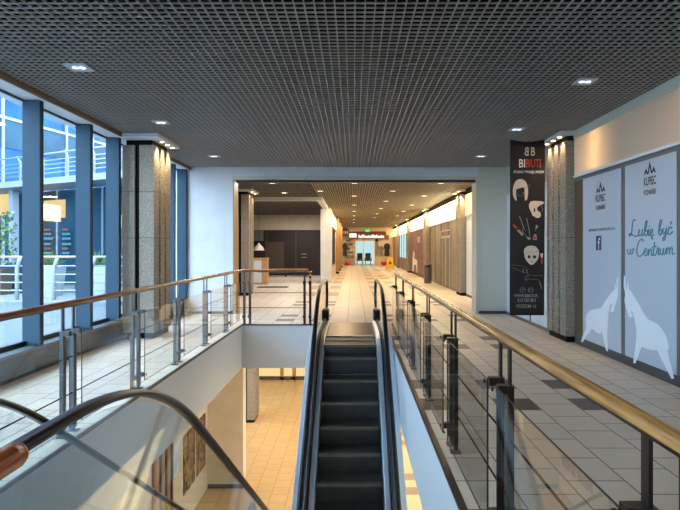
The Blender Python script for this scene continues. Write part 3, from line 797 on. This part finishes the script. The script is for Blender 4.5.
# bay 2 shutters
t=thing('folding_shutter','grey folding shop shutter behind the bin in the corridor','shutter')
n=9
for i in range(n):
    y0=18.85+(26.45-18.85)*i/n; y1=18.85+(26.45-18.85)*(i+1)/n
    MB().box((SX+(.0 if i%2 else .03),y0+.02,.04),(SX+.08,y1-.02,2.66)).build('leaf',M['shutter'],t)
mb=MB()
for y0,y1,z0,z1 in ((20.6,22.9,2.02,2.12),(20.6,22.9,2.3,2.36),(20.6,20.68,2.02,2.36),(22.82,22.9,2.02,2.36),(20.9,20.95,.05,2.02),(21.75,21.8,.05,2.02),(22.6,22.65,.05,2.02)): mb.box((SX-.03,y0,z0),(SX,y1,z1))
mb.build('door_outline',M['shutterL'],t)
MB().box((SX-.05,21.55,1.0),(SX-.02,21.6,1.2)).build('handle',M['comb'],t)
# bay 3 purple poster
t=thing('shop_poster','purple shop poster with a white standing animal in the corridor','poster')
MB().box((SX,27.45,.1),(SX+.05,35.05,2.66)).build('sheet',M['purple'],t)
mb=MB(); hp=[(34.2,.15),(34.0,.9),(33.4,1.5),(33.0,1.3),(33.2,1.0),(32.6,.95),(31.6,.9),(31.5,.15),(31.9,.15),(32.1,.6),(33.2,.6),(33.6,.15)]
mb.prism(hp,lambda p:(SX-.006,p[0],p[1]),lambda p:(SX-.001,p[0],p[1])); mb.build('animal_print',M['goat'],t)
mb=MB(); mb.box((SX-.005,30.2,1.95),(SX-.001,31.6,2.3)); mb.build('emblem',M['shutterL'],t)
# bay 4 glazed
t=thing('glazed_storefront','glazed lit shop front in the corridor behind the purple poster','shop front')
MB().box((SX,36.05,.1),(SX+.02,43.65,2.66)).build('pane',M['daylight'],t)
for y in (36.1,37.9,39.8,41.7,43.5): MB().box((SX-.03,y,.05),(SX+.05,y+.1,2.66)).build('frame',M['framedark'],t)
MB().box((SX-.02,36.05,0),(SX+.06,43.65,.9)).build('plinth',M['shutter'],t)
t=thing('closed_storefront','tan shop front at the far right end of the corridor','shop front')
MB().box((SX,44.65,.0),(SX+.05,50.95,2.66)).build('pane',M['tan'],t)
for y in (46.2,48.4): MB().box((SX-.03,y,.05),(SX-.001,y+.1,2.66)).build('frame',M['framedark'],t)

# waste bin, wet floor sign
t=thing('waste_bin','grey cylindrical waste bin standing before the corridor shutters','bin',(3.43,24.45,0))
MB().lathe((0,0,0),[(.165,0),(.17,.02),(.175,.70),(.17,.72)],24).build('body',M['bin'],t)
MB().lathe((0,0,.72),[(.165,0),(.18,.01),(.18,.13),(.14,.16),(.02,.165)],24).build('lid',M['bin'],t)
MB().box((-.09,-.188,.75),(.09,-.17,.82)).build('slot',M['core'],t)
t=thing('wet_floor_sign','yellow folding wet floor sign standing far down the corridor','floor sign',(2.72,39.5,0))
for s in (-1,1):
    mb=MB(); mb.prism([(-.30,0),(-.22,0),(-.20,.10),(.20,.10),(.22,0),(.30,0),(.20,.95),(-.20,.95)], lambda p:(p[0],s*(.24-.22*p[1]/.95),p[1]), lambda p:(p[0],s*(.265-.22*p[1]/.95),p[1]))
    mb.build('board',M['yellow'],t)
MB().box((-.1,-.02,.93),(.1,.02,.98)).build('hinge',M['yellow'],t)
mb=MB(); mb.prism([(-.12,.45),(.12,.45),(0,.7)],lambda p:(p[0],-.27+.22*p[1]/.95,p[1]),lambda p:(p[0],-.275+.22*p[1]/.95,p[1])); mb.build('pictogram',M['ink'],t)

# ------------------------------------------------------------------ left bay beyond the portal
struct('trim_16', MB().box((-6.85,20.4,3.44),(-1.2,20.6,3.585)).box((-1.42,20.6,3.44),(-1.2,31.5,3.585)), M['soffit'])
struct('wall_bay', MB().box((-6.9,31.5,2.7),(-1.36,31.6,4.4)), M['cream'])
t=thing('dark_shutter_wall','dark brown closed kiosk front at the back of the left bay','kiosk')
MB().box((-6.88,31.61,0),(-1.38,31.75,2.85)).build('panel',M['brownwall'],t)
for x in (-3.46,-1.75,-5.2): MB().box((x,31.55,0),(x+.06,31.6,2.7)).build('mullion',M['brownmid'],t)
MB().box((-5.25,31.54,0.1),(-4.15,31.59,2.0)).build('door',M['brownmid'],t)
MB().box((-6.1,31.3,2.05),(-5.35,31.58,2.68)).build('cabinet',M['greybox'],t)
MB().box((-3.3,31.56,.02),(-1.8,31.6,2.6)).build('leaf',M['brownwall'],t)
for z in (1.05,1.25): MB().box((-3.1,31.52,z),(-2.8,31.56,z+.04)).build('handle',M['comb'],t)
t=thing('service_counter','white fronted counter with timber ends at the left of the bay','counter',(-4.2,23.6,0))
MB().box((-.33,-.02,.08),(.12,.4,1.12)).build('front',M['panelW'],t)
MB().box((.12,-.03,.0),(.36,.42,1.12)).build('end_panel',M['counterwood'],t)
MB().box((-.36,-.05,1.12),(.38,.45,1.18)).build('top',M['counterwood'],t)
MB().box((-.36,-.03,0),(.12,.4,.08)).build('plinth',M['counterwood'],t)
t=thing('pendant_lamp','white dome pendant lamp above the counter','lamp',(-4.45,24.9,0))
MB().lathe((0,0,1.50),[(.26,0),(.25,.06),(.20,.17),(.10,.25),(.05,.30),(.03,.36)],24).build('lamp_shade',M['shade'],t)
MB().cyl((0,0,1.86),.008,1.73,8).build('cord',M['cable'],t)
MB().lathe((0,0,1.505),[(.03,0),(.05,.03),(.04,.08),(.02,.1)],12).build('bulb',M['lampd'],t)
tag(MB().box((-3.95,21.6,.001),(-2.7,22.3,.014)).build('floor_mat',M['mat_']),'dark mat lying on the tiles behind the far railing','mat')
t=thing('low_bench','low dark bench in front of the brown kiosk','bench',(-3.9,30.2,0))
MB().box((-1.2,-.2,.38),(1.3,.25,.45)).build('seat',M['counterwood'],t)
for x in (-1.1,0,1.15): MB().box((x,-.15,0),(x+.08,.2,.38)).build('leg',M['darkfurn'],t)

# pillar and corridor left wall
struct('wall_corridor_pillar', MB().box((-1.53,24.6,0),(-1.02,25.3,3.44)), M['white'])
struct('wall_corridor_left', MB().box((-1.35,25.3,0),(-1.125,END,3.58)), M['cream'])
t=thing('display_case','dark shop window on the left wall behind the white pillar','shop front'); MB().box((-1.118,25.6,.75),(-1.08,31.2,2.6)).build('pane',M['core'],t); MB().box((-1.12,25.5,.66),(-1.06,31.3,.75)).build('sill',M['tan'],t)
t=thing('light_box','warm light box on the left wall behind the white pillar','light box'); MB().box((-1.12,25.5,2.72),(-1.06,33,3.3)).build('lit_front',M['sign_mid'],t); MB().box((-1.12,25.45,2.66),(-1.05,33.05,2.72)).build('rail',M['tan'],t)
for y,l in ((33.6,'tan pilaster on the left corridor wall nearer than the others'),(38.2,'tan pilaster in the middle of the left corridor wall'),(43.5,'tan pilaster on the left corridor wall near the end shop')):
    t=thing('pilaster',l,'column'); MB().box((-1.12,y,.12),(-.93,y+.7,3.5)).build('shaft',M['tan'],t); MB().box((-1.12,y-.02,0),(-.92,y+.72,.12)).build('base',M['core'],t)

# ------------------------------------------------------------------ end shop
EY=50.5
def E(px,py): return ((px-CX)*EY/F, EYE-(py-CY)*EY/F)
struct('wall_end', MB().box((-1.3,EY,3.2),(4.2,EY+.2,4.4)).box((-1.3,EY+6,0),(4.2,EY+6.2,4.4)).box((-1.5,EY,0),(-1.3,EY+6,4.4)).box((4.2,EY,0),(4.4,EY+6,4.4)), M['cream'])
t=thing('shop_sign','dark red lit sign board over the shop at the corridor end','sign')
x0,z1=E(349,231.5); x1,z0=E(386,239); MB().box((x0,EY-.15,z0),(x1,EY,z1)).build('board',M['signred'],t)
xa,_=E(374,0); MB().box((xa,EY-.16,z0),(x1+.25,EY-.05,z0+.38)).build('board',M['signbrown'],t)
a,b=E(349.5,237.5),E(356.5,233.5); MB().box((a[0],EY-.18,a[1]),(b[0],EY-.15,b[1])).build('white_field',M['signwhite'],t)
mb=MB(); px=358.5; random.seed(3)
while px<383.5:
    w=random.choice((.9,1.1,1.3)); h=random.choice((2.2,2.6,3.3)); a,b=E(px,238),E(px+w,238-h); mb.box((a[0],EY-.19,a[1]),(b[0],EY-.16,b[1])); px+=w+.45
mb.build('lettering',M['signwhite'],t)
t=thing('round_sign','round dark shop sign hanging left of the red sign board','sign')
c=E(345.5,232.5); mb=MB(); 
mb.cyl((c[0],EY-.35,c[1]),.42,.08,28,axis='y'); mb.build('disc',M['signbrown'],t)
mb=MB(); mb.cyl((c[0],EY-.365,c[1]),.37,.02,28,axis='y'); mb.build('face',M['signred'],t)
mb=MB()
for k in (-.2,-.03,.14): mb.box((c[0]+k,EY-.385,c[1]-.12),(c[0]+k+.09,EY-.366,c[1]+.12))
mb.build('lettering',M['shutterL'],t)
MB().box((c[0]-.02,EY-.33,c[1]+.4),(c[0]+.02,EY-.29,ZC)).build('bracket',M['core'],t)
t=thing('exit_sign','small green lit exit sign above the red sign board','sign'); a,b=E(365.5,232),E(369.5,229.6); MB().box((a[0],EY-.3,a[1]),(b[0],EY-.22,b[1])).build('face',M['exitg'],t); MB().box(((a[0]+b[0])/2-.02,EY-.27,b[1]),((a[0]+b[0])/2+.02,EY-.24,ZC)).build('bracket',M['core'],t)
# entrance doors, daylight behind them
d1=thing('door_1','glass double entrance door of the end shop','door'); d1['kind']='structure'
x0=E(356,0)[0]; x1=E(374,0)[0]; xm=E(363.3,0)[0]
for x in (x0-.06,xm-.04,x1): MB().box((x,EY-.02,0),(x+.1,EY+.08,2.55)).build('frame',M['shelfw'],d1)
MB().box((x0,EY-.02,2.3),(x1,EY+.06,2.6)).build('frame',M['comb'],d1)
for a,b in ((x0+.04,xm-.04),(xm+.06,x1)): MB().box((a,EY+.02,.02),(b,EY+.03,2.3)).build('pane',M['glassW'],d1)
o=MB().box((x0-.8,EY+5.0,0),(x1+.8,EY+5.03,2.9)).build('window_4',M['daylight']); o['kind']='structure'; o['label']='bright daylit window at the back of the end shop'
def chair(x,y,label):
    t=thing('chair',label,'chair',(x,y,0))
    MB().box((-.3,-.3,.38),(.3,.3,.50)).build('seat',M['darkfurn'],t,bevel=.03); MB().box((-.27,.22,.5),(.27,.32,1.15)).build('backrest',M['darkfurn'],t,bevel=.03)
    for a in (-.26,.22):
        for b in (-.26,.22): MB().box((a,b,0),(a+.05,b+.05,.38)).build('leg',M['darkfurn'],t)
    for s in (-.36,.30): MB().box((s,-.28,.38),(s+.06,.28,.7)).build('armrest',M['darkfurn'],t)
chair(E(360,0)[0],EY+1.6,'black armchair behind the left leaf of the glass entrance door'); chair(E(368.5,0)[0],EY+1.6,'black armchair behind the right leaf of the glass entrance door')
# shelves left of the door
t=thing('shelf_unit','white wall shelving with stacked goods left of the glass door','shelves')
x0=E(343.5,0)[0]; x1=E(355,0)[0]
MB().box((x0,EY+.35,.0),(x1,EY+.4,3.1)).build('back_panel',M['shelfw'],t)
for z in (.1,.55,1.0,1.4,1.8,2.2): MB().box((x0,EY+.02,z),(x1,EY+.35,z+.05)).build('shelf',M['shelfw'],t)
for z,xx,w,lab in ((.6,.25,.35,'grey box at the left on the lowest filled shelf of the end shop'),(.6,.7,.3,'grey box at the right on the lowest filled shelf of the end shop'),(1.05,.5,.4,'grey box on the shelf just above the two lowest boxes in the end shop'),(1.45,.1,.5,'brown box on the middle shelf of the end shop, lowest brown one'),(1.85,.4,.45,'brown box on the second highest shelf of the end shop'),(2.25,.2,.5,'brown box on the top shelf of the end shop')):
    tag(MB().box((x0+xx,EY+.08,z+.002),(x0+xx+w,EY+.3,z+.2)).build('box',M['cloth2'] if z<1.2 else M['brownmid']), lab,'box')
def basket(x,label):
    t=thing('basket',label,'basket',(x,EY-.45,0)); mb=MB(); mb.lathe((0,0,.0),[(.20,0),(.28,.34),(.26,.34),(.18,.03)],16); mb.build('body',M['redplastic'],t)
    MB().tube([(.27*math.cos(a),0,.34+.2*math.sin(a)) for a in srange(0,PI,8)],.012,6).build('handle',M['redplastic'],t)
basket(E(347.5,0)[0],'red shopping basket on the floor left of the entrance door'); basket(E(383.5,0)[0],'red shopping basket on the floor right of the entrance door')
def garment(x,z,m,label,w=.5,h=1.0,y=EY+.1):
    t=thing('garment',label,'clothes',(x,y,z)); mb=MB(); mb.prism([(-w/2,0),(w/2,0),(w*.36,h*.6),(w*.62,h*.55),(w*.5,h*.9),(w*.15,h),(-w*.15,h),(-w*.5,h*.9),(-w*.62,h*.55),(-w*.36,h*.6)],lambda p:(p[0],-.08,p[1]),lambda p:(p[0],.08,p[1])); mb.build('cloth',m,t,bevel=.02)
garment(E(345,0)[0],.9,M['cloth1'],'dark coat hanging left of the shop shelving',.45,1.2,EY-.12)
garment(E(376.3,0)[0],1.0,M['cloth2'],'grey patterned dress hanging right of the entrance door',.4,1.2)
garment(E(376.3,0)[0],2.25,M['cloth1'],'small dark top hanging above the grey dress',.4,.5)
garment(E(387,0)[0],.9,M['cloth1'],'dark coat hanging at the right end of the end shop',.5,1.2)
garment(E(381.2,0)[0],.95,M['cloth2'],'grey blouse hanging above the right red basket',.34,.9)
struct('wall_end_piers', MB().box((E(373.8,0)[0]+.12,EY+.2,0),(E(390,0)[0]+.5,EY+.4,3.2)).box((E(355,0)[0],EY,0),(E(356,0)[0]-.07,EY+.2,2.6)), M['shelfw'])
light('AREA','shop_lamp',(.9,EY+2.5,3.4),40,(1,.86,.66),2); light('AREA','shop_lamp',(.9,EY-2.0,3.45),20,(1,.8,.56),1.5)

# ------------------------------------------------------------------ lower storey items
t=thing('wall_poster','brown collage poster on the cream wall of the lower floor','poster'); 
MB().box((-3.6,11.2,-3.62),(-3.575,12.8,-2.38)).build('sheet',M['poster'],t); MB().box((-3.574,11.95,-3.62),(-3.570,12.02,-2.38)).build('seam',M['cream'],t)
mb=MB(); random.seed(5)
for k in range(26):
    y=11.22+random.random()*1.4; z=-3.6+random.random()*1.08; mb.box((-3.574,y,z),(-3.571,y+.06+.1*random.random(),z+.04+.09*random.random()))
mb.build('picture',M['counterwood'],t)
tag(MB().box((-3.6,10.55,-3.0),(-3.58,10.9,-2.35)).build('notice',M['paper']),'pale blue notice on the lower wall between poster and red door frame','notice')
d2=thing('door_2','door with red and dark frames in the lower wall','door'); d2['kind']='structure'
MB().box((-3.6,9.55,ZLOW),(-3.57,10.4,-1.9)).build('leaf',M['tan'],d2)
for y,m in ((9.45,'doorred'),(9.75,'doordark'),(10.05,'doordark'),(10.35,'doordark')): MB().box((-3.6,y,ZLOW),(-3.55,y+.09,-1.9)).build('frame',M[m],d2)
# lit shop fronts under the corridor
t=thing('lit_storefront','cream lit shop windows at the back of the lower floor','shop front')
MB().box((-5,23.9,ZLOW+.15),(3,23.96,ZS)).build('lit_pane',M['litcream'],t)
for x in (-3.3,-2.75,-1.9,-.9,.2,1.3): MB().box((x,23.8,ZLOW),(x+.16,23.9,ZS)).build('post',M['lowtan'],t)
MB().box((-5,23.8,ZLOW),(3,23.9,ZLOW+.15)).build('plinth',M['brownmid'],t)
for x,y in ((-1.3,15),(1.5,15),(-1.3,19.5),(2,20),(-.3,11.8),(2.6,10)):
    light('AREA','lower_lamp',(x,y,-1.05),34,(1,.60,.25),.6)
light('AREA','lower_lamp',(-2.6,16.6,-1.05),40,(1,.58,.22),.5)
light('AREA','lower_lamp',(-3.0,9.0,-1.0),14,(1,.75,.45),.5)

# ------------------------------------------------------------------ outside the windows
struct('ground', MB().box((-60,-30,-.3),(-4.6,15.6,-.06)), M['concreteN'])
struct('ground_terrace', MB().box((-60,15.6,-.3),(-6.8,70,.02)).box((-60,15.4,-.3),(-6.8,15.6,.05)), M['concrete'])
# facade across the yard
bu=thing('office_building','blue glazed building across the yard behind the windows','building')
def FP(t,z,off=0):
    ux,uy=.2577,.9662; nx,ny=.9662,-.2577
    return (-17.3+ux*t+nx*off, 26+uy*t+ny*off, z)
def fbox(parent,name,m,t0,t1,z0,z1,o0,o1):
    mb=MB(); vs=[FP(t0,z0,o0),FP(t1,z0,o0),FP(t1,z0,o1),FP(t0,z0,o1)]
    mb.prism(vs,lambda p:(p[0],p[1],z0),lambda p:(p[0],p[1],z1)); return mb.build(name,m,parent)
fbox(bu,'glazing',M['facade'],-22,40,4.9,16,-.2,0)
fbox(bu,'glazing',M['facadeD'],-22,40,0,4.9,-.2,0)
for k in range(-10,20): fbox(bu,'mullion',M['extwhite'],k*2.0,k*2.0+.1,0,16,0,.12)
for z in (4.6,8.0,10.9,13.8): fbox(bu,'transom',M['extwhite'],-22,40,z,z+.12,0,.1)
fbox(bu,'spandrel',M['facadeD'],-22,40,6.6,8.0,0,.05)
# raised walkway
A=Vector((-5.4,17.85,0)); Bv=Vector((-17.6,24.05,0)); ud=(Bv-A).normalized(); nd=Vector((-ud.y,ud.x,0)); 
if nd.y<0: nd=-nd
wk=thing('walkway','white raised walkway with railing outside the windows','walkway'); LEN=(Bv-A).length
def wp(t,off,z): p=A+ud*t+nd*off; return (p.x,p.y,z)
def wbox(name,m,t0,t1,o0,o1,z0,z1,parent=wk):
    mb=MB(); vs=[wp(t0,o0,0),wp(t1,o0,0),wp(t1,o1,0),wp(t0,o1,0)]
    mb.prism(vs,lambda p:(p[0],p[1],z0),lambda p:(p[0],p[1],z1)); return mb.build(name,m,parent)
wbox('deck',M['extwhite'],0,LEN,0,1.6,4.2,4.45)
for i in range(9):
    t0=.4+i*1.55; mb=MB(); mb.tube([wp(t0,.06,4.45),wp(t0,.06,5.2),wp(t0,-.08,5.45)],.04,8); mb.build('post',M['extwhite'],wk)
for z in (4.65,4.82,4.99,5.16,5.40): MB().tube([wp(0,.05 if z<5.3 else -.07,z),wp(LEN,.05 if z<5.3 else -.07,z)],.022 if z<5.3 else .035,8).build('rail',M['extwhite'],wk)
for t0 in (1.2,6.1,11): wbox('column',M['extwhite'],t0,t0+.28,.5,.78,.02,4.2)
# glazed cafe under the walkway
cf=thing('glazed_cafe','dark glazed cafe front under the walkway outside','shop front')
wbox('glazing',M['facadeD'],0.6,LEN-.6,1.66,1.72,.02,4.19,cf)
for i in range(9): wbox('mullion',M['extwhite'],.6+i*1.5,.68+i*1.5,1.62,1.66,.02,4.19,cf)
def on_cafe(px): 
    dx,dy=(px-CX)/F,1.0; o=A+nd*1.5; det=dx*ud.y-ud.x*dy
    # (dx,dy)*D = o + ud*t
    D=(o.x*ud.y-o.y*ud.x)/det; t=(dx*D-o.x)/ud.x; return t,D
for px0,px1,y0,y1,lab in ((42,63,200,218,'lit'),(-4,9,191,215,'lit')):
    t0,D=on_cafe(px0); t1,D1=on_cafe(px1); Dm=(D+D1)/2
    wbox('lit_panel',M['litshop'],min(t0,t1),max(t0,t1),1.56,1.62,EYE-(y1-CY)*Dm/F,EYE-(y0-CY)*Dm/F,cf)
mb=MB(); mb2=MB(); random.seed(11)
for px0,px1 in ((43,54),(63,73)):
    for r,y in enumerate((229.5,234,238.5,244,248.5,253)):
        w=random.uniform(.55,1.0); t0,D=on_cafe(px0); t1,D1=on_cafe(px0+(px1-px0)*w); z=EYE-(y-CY)*(D+D1)/2/F
        q=mb2 if r in (0,4) else mb
        vs=[wp(t0,1.45,0),wp(t1,1.45,0),wp(t1,1.47,0),wp(t0,1.47,0)]; q.prism(vs,lambda p:(p[0],p[1],z-.05),lambda p:(p[0],p[1],z+.05))
mb.build('sticker',M['tealtxt'],cf); mb2.build('sticker',M['ortxt'],cf)
# terrace railing
tr=thing('terrace_railing','white terrace railing with curved posts outside the windows','railing')
RY=16.4
for px in (-20,17,54,91.5,129):
    x=(px-CX)*RY/F; MB().tube([(x,RY,.02),(x,RY,.95),(x+.05,RY-.02,1.1),(x+.15,RY-.08,1.33)],.06,8).build('post',M['extwhite'],tr)
for z,r in ((1.34,.035),(1.06,.02),(.80,.02),(.55,.02),(.3,.02)):
    MB().tube([(-13.5,RY-(.08 if z>1.2 else 0),z),(-6.9,RY-(.08 if z>1.2 else 0),z)],r,8).build('rail',M['extwhite'],tr)
def planter(x,y,label,h=1.0,w=.5,m='planterW',kind=0):
    t=thing('planter',label,'planter',(x,y,.02)); mb=MB()
    a=w*.38; b=w*.5
    mb.prism([(-1,-1),(1,-1),(1,1),(-1,1)],lambda p:(p[0]*a,p[1]*a,0),lambda p:(p[0]*b,p[1]*b,h)); mb.build('pot',M[m],t)
    mb=MB(); random.seed(int(x*10))
    if kind==0:
        for k in range(60):
            an=random.random()*2*PI; l=random.uniform(.35,.7); le=random.uniform(.15,1.0)
            p0=Vector((random.uniform(-.1,.1),random.uniform(-.1,.1),h-.05)); d=Vector((math.cos(an)*math.sin(le),math.sin(an)*math.sin(le),math.cos(le)))
            sd=d.cross(Vector((0,0,1))).normalized()*.03
            p1=p0+d*l*.6; p2=p0+d*l+Vector((0,0,-.1*le)); 
            v=[mb.bm.verts.new(q) for q in (p0-sd*.5,p0+sd*.5,p1+sd,p2,p1-sd)]; mb.bm.faces.new(v)
    else:
        for k in range(420):
            an=random.random()*2*PI; r=random.random()**.5*.55; z=h+random.random()*kind
            c=Vector((r*math.cos(an),r*math.sin(an),z)); d=Vector((random.gauss(0,1),random.gauss(0,1),random.gauss(0,1))).normalized()*.11; e=d.cross(Vector((random.random(),random.random(),1))).normalized()*.05
            v=[mb.bm.verts.new(q) for q in (c-d,c+e,c+d,c-e)]; mb.bm.faces.new(v)
    mb.build('foliage',M['leaf'],t)
planter((52-CX)*17.6/F,17.6,'white tapered planter with spiky plant behind the terrace railing, middle window',.98,.62)
planter((101-CX)*17.6/F,17.6,'white tapered planter with spiky plant behind the terrace railing, window by the column',.98,.55)
planter((-2-CX)*18.2/F,18.2,'brown planter with tall bushy plant at the left edge outside',.9,.7,'pot',2.0)
def table(x,y,label):
    t=thing('cafe_table',label,'table',(x,y,.02)); MB().box((-.5,-.4,.70),(.5,.4,.75)).build('tabletop',M['darkfurn'],t)
    for a in (-.46,.40):
        for b in (-.36,.3): MB().box((a,b,0),(a+.06,b+.06,.70)).build('leg',M['darkfurn'],t)
table((69-CX)*19.2/F,19.2,'dark cafe table on the terrace outside the middle window')
t=thing('outdoor_sofa','dark outdoor sofa on the terrace outside the left window','sofa',((10-CX)*19/F,19,.02))
MB().box((-.6,-.35,.15),(.6,.35,.45)).build('seat',M['darkfurn'],t,bevel=.04); MB().box((-.6,.2,.45),(.6,.38,.95)).build('backrest',M['darkfurn'],t,bevel=.04)
for s in (-.68,.58): MB().box((s,-.35,.0),(s+.1,.38,.65)).build('armrest',M['darkfurn'],t)

# ------------------------------------------------------------------ world, camera, output
w = bpy.data.worlds.new('world'); sc.world = w; w.use_nodes = True
bg = w.node_tree.nodes['Background']; bg.inputs[0].default_value=(.62,.81,1.0,1); bg.inputs[1].default_value=12.0
cam = bpy.data.cameras.new('camera'); cam.sensor_fit='HORIZONTAL'; cam.sensor_width=36; cam.lens=F/680*36
cam.shift_x=(340-CX)/680; cam.shift_y=-(255-CY)/680; cam.clip_start=.05; cam.clip_end=300
co = bpy.data.objects.new('camera',cam); COL.objects.link(co); co.location=(0,0,EYE); co.rotation_euler=(PI/2,0,0); sc.camera=co
vs=sc.view_settings; vs.view_transform='Standard'; vs.look='None'; vs.gamma=1; vs.exposure=.2; vs.use_curve_mapping=False
sc.cycles.max_bounces=10; sc.cycles.transparent_max_bounces=24; sc.cycles.diffuse_bounces=5; sc.cycles.glossy_bounces=4
sc.cycles.use_denoising=True; sc.cycles.sample_clamp_indirect=6
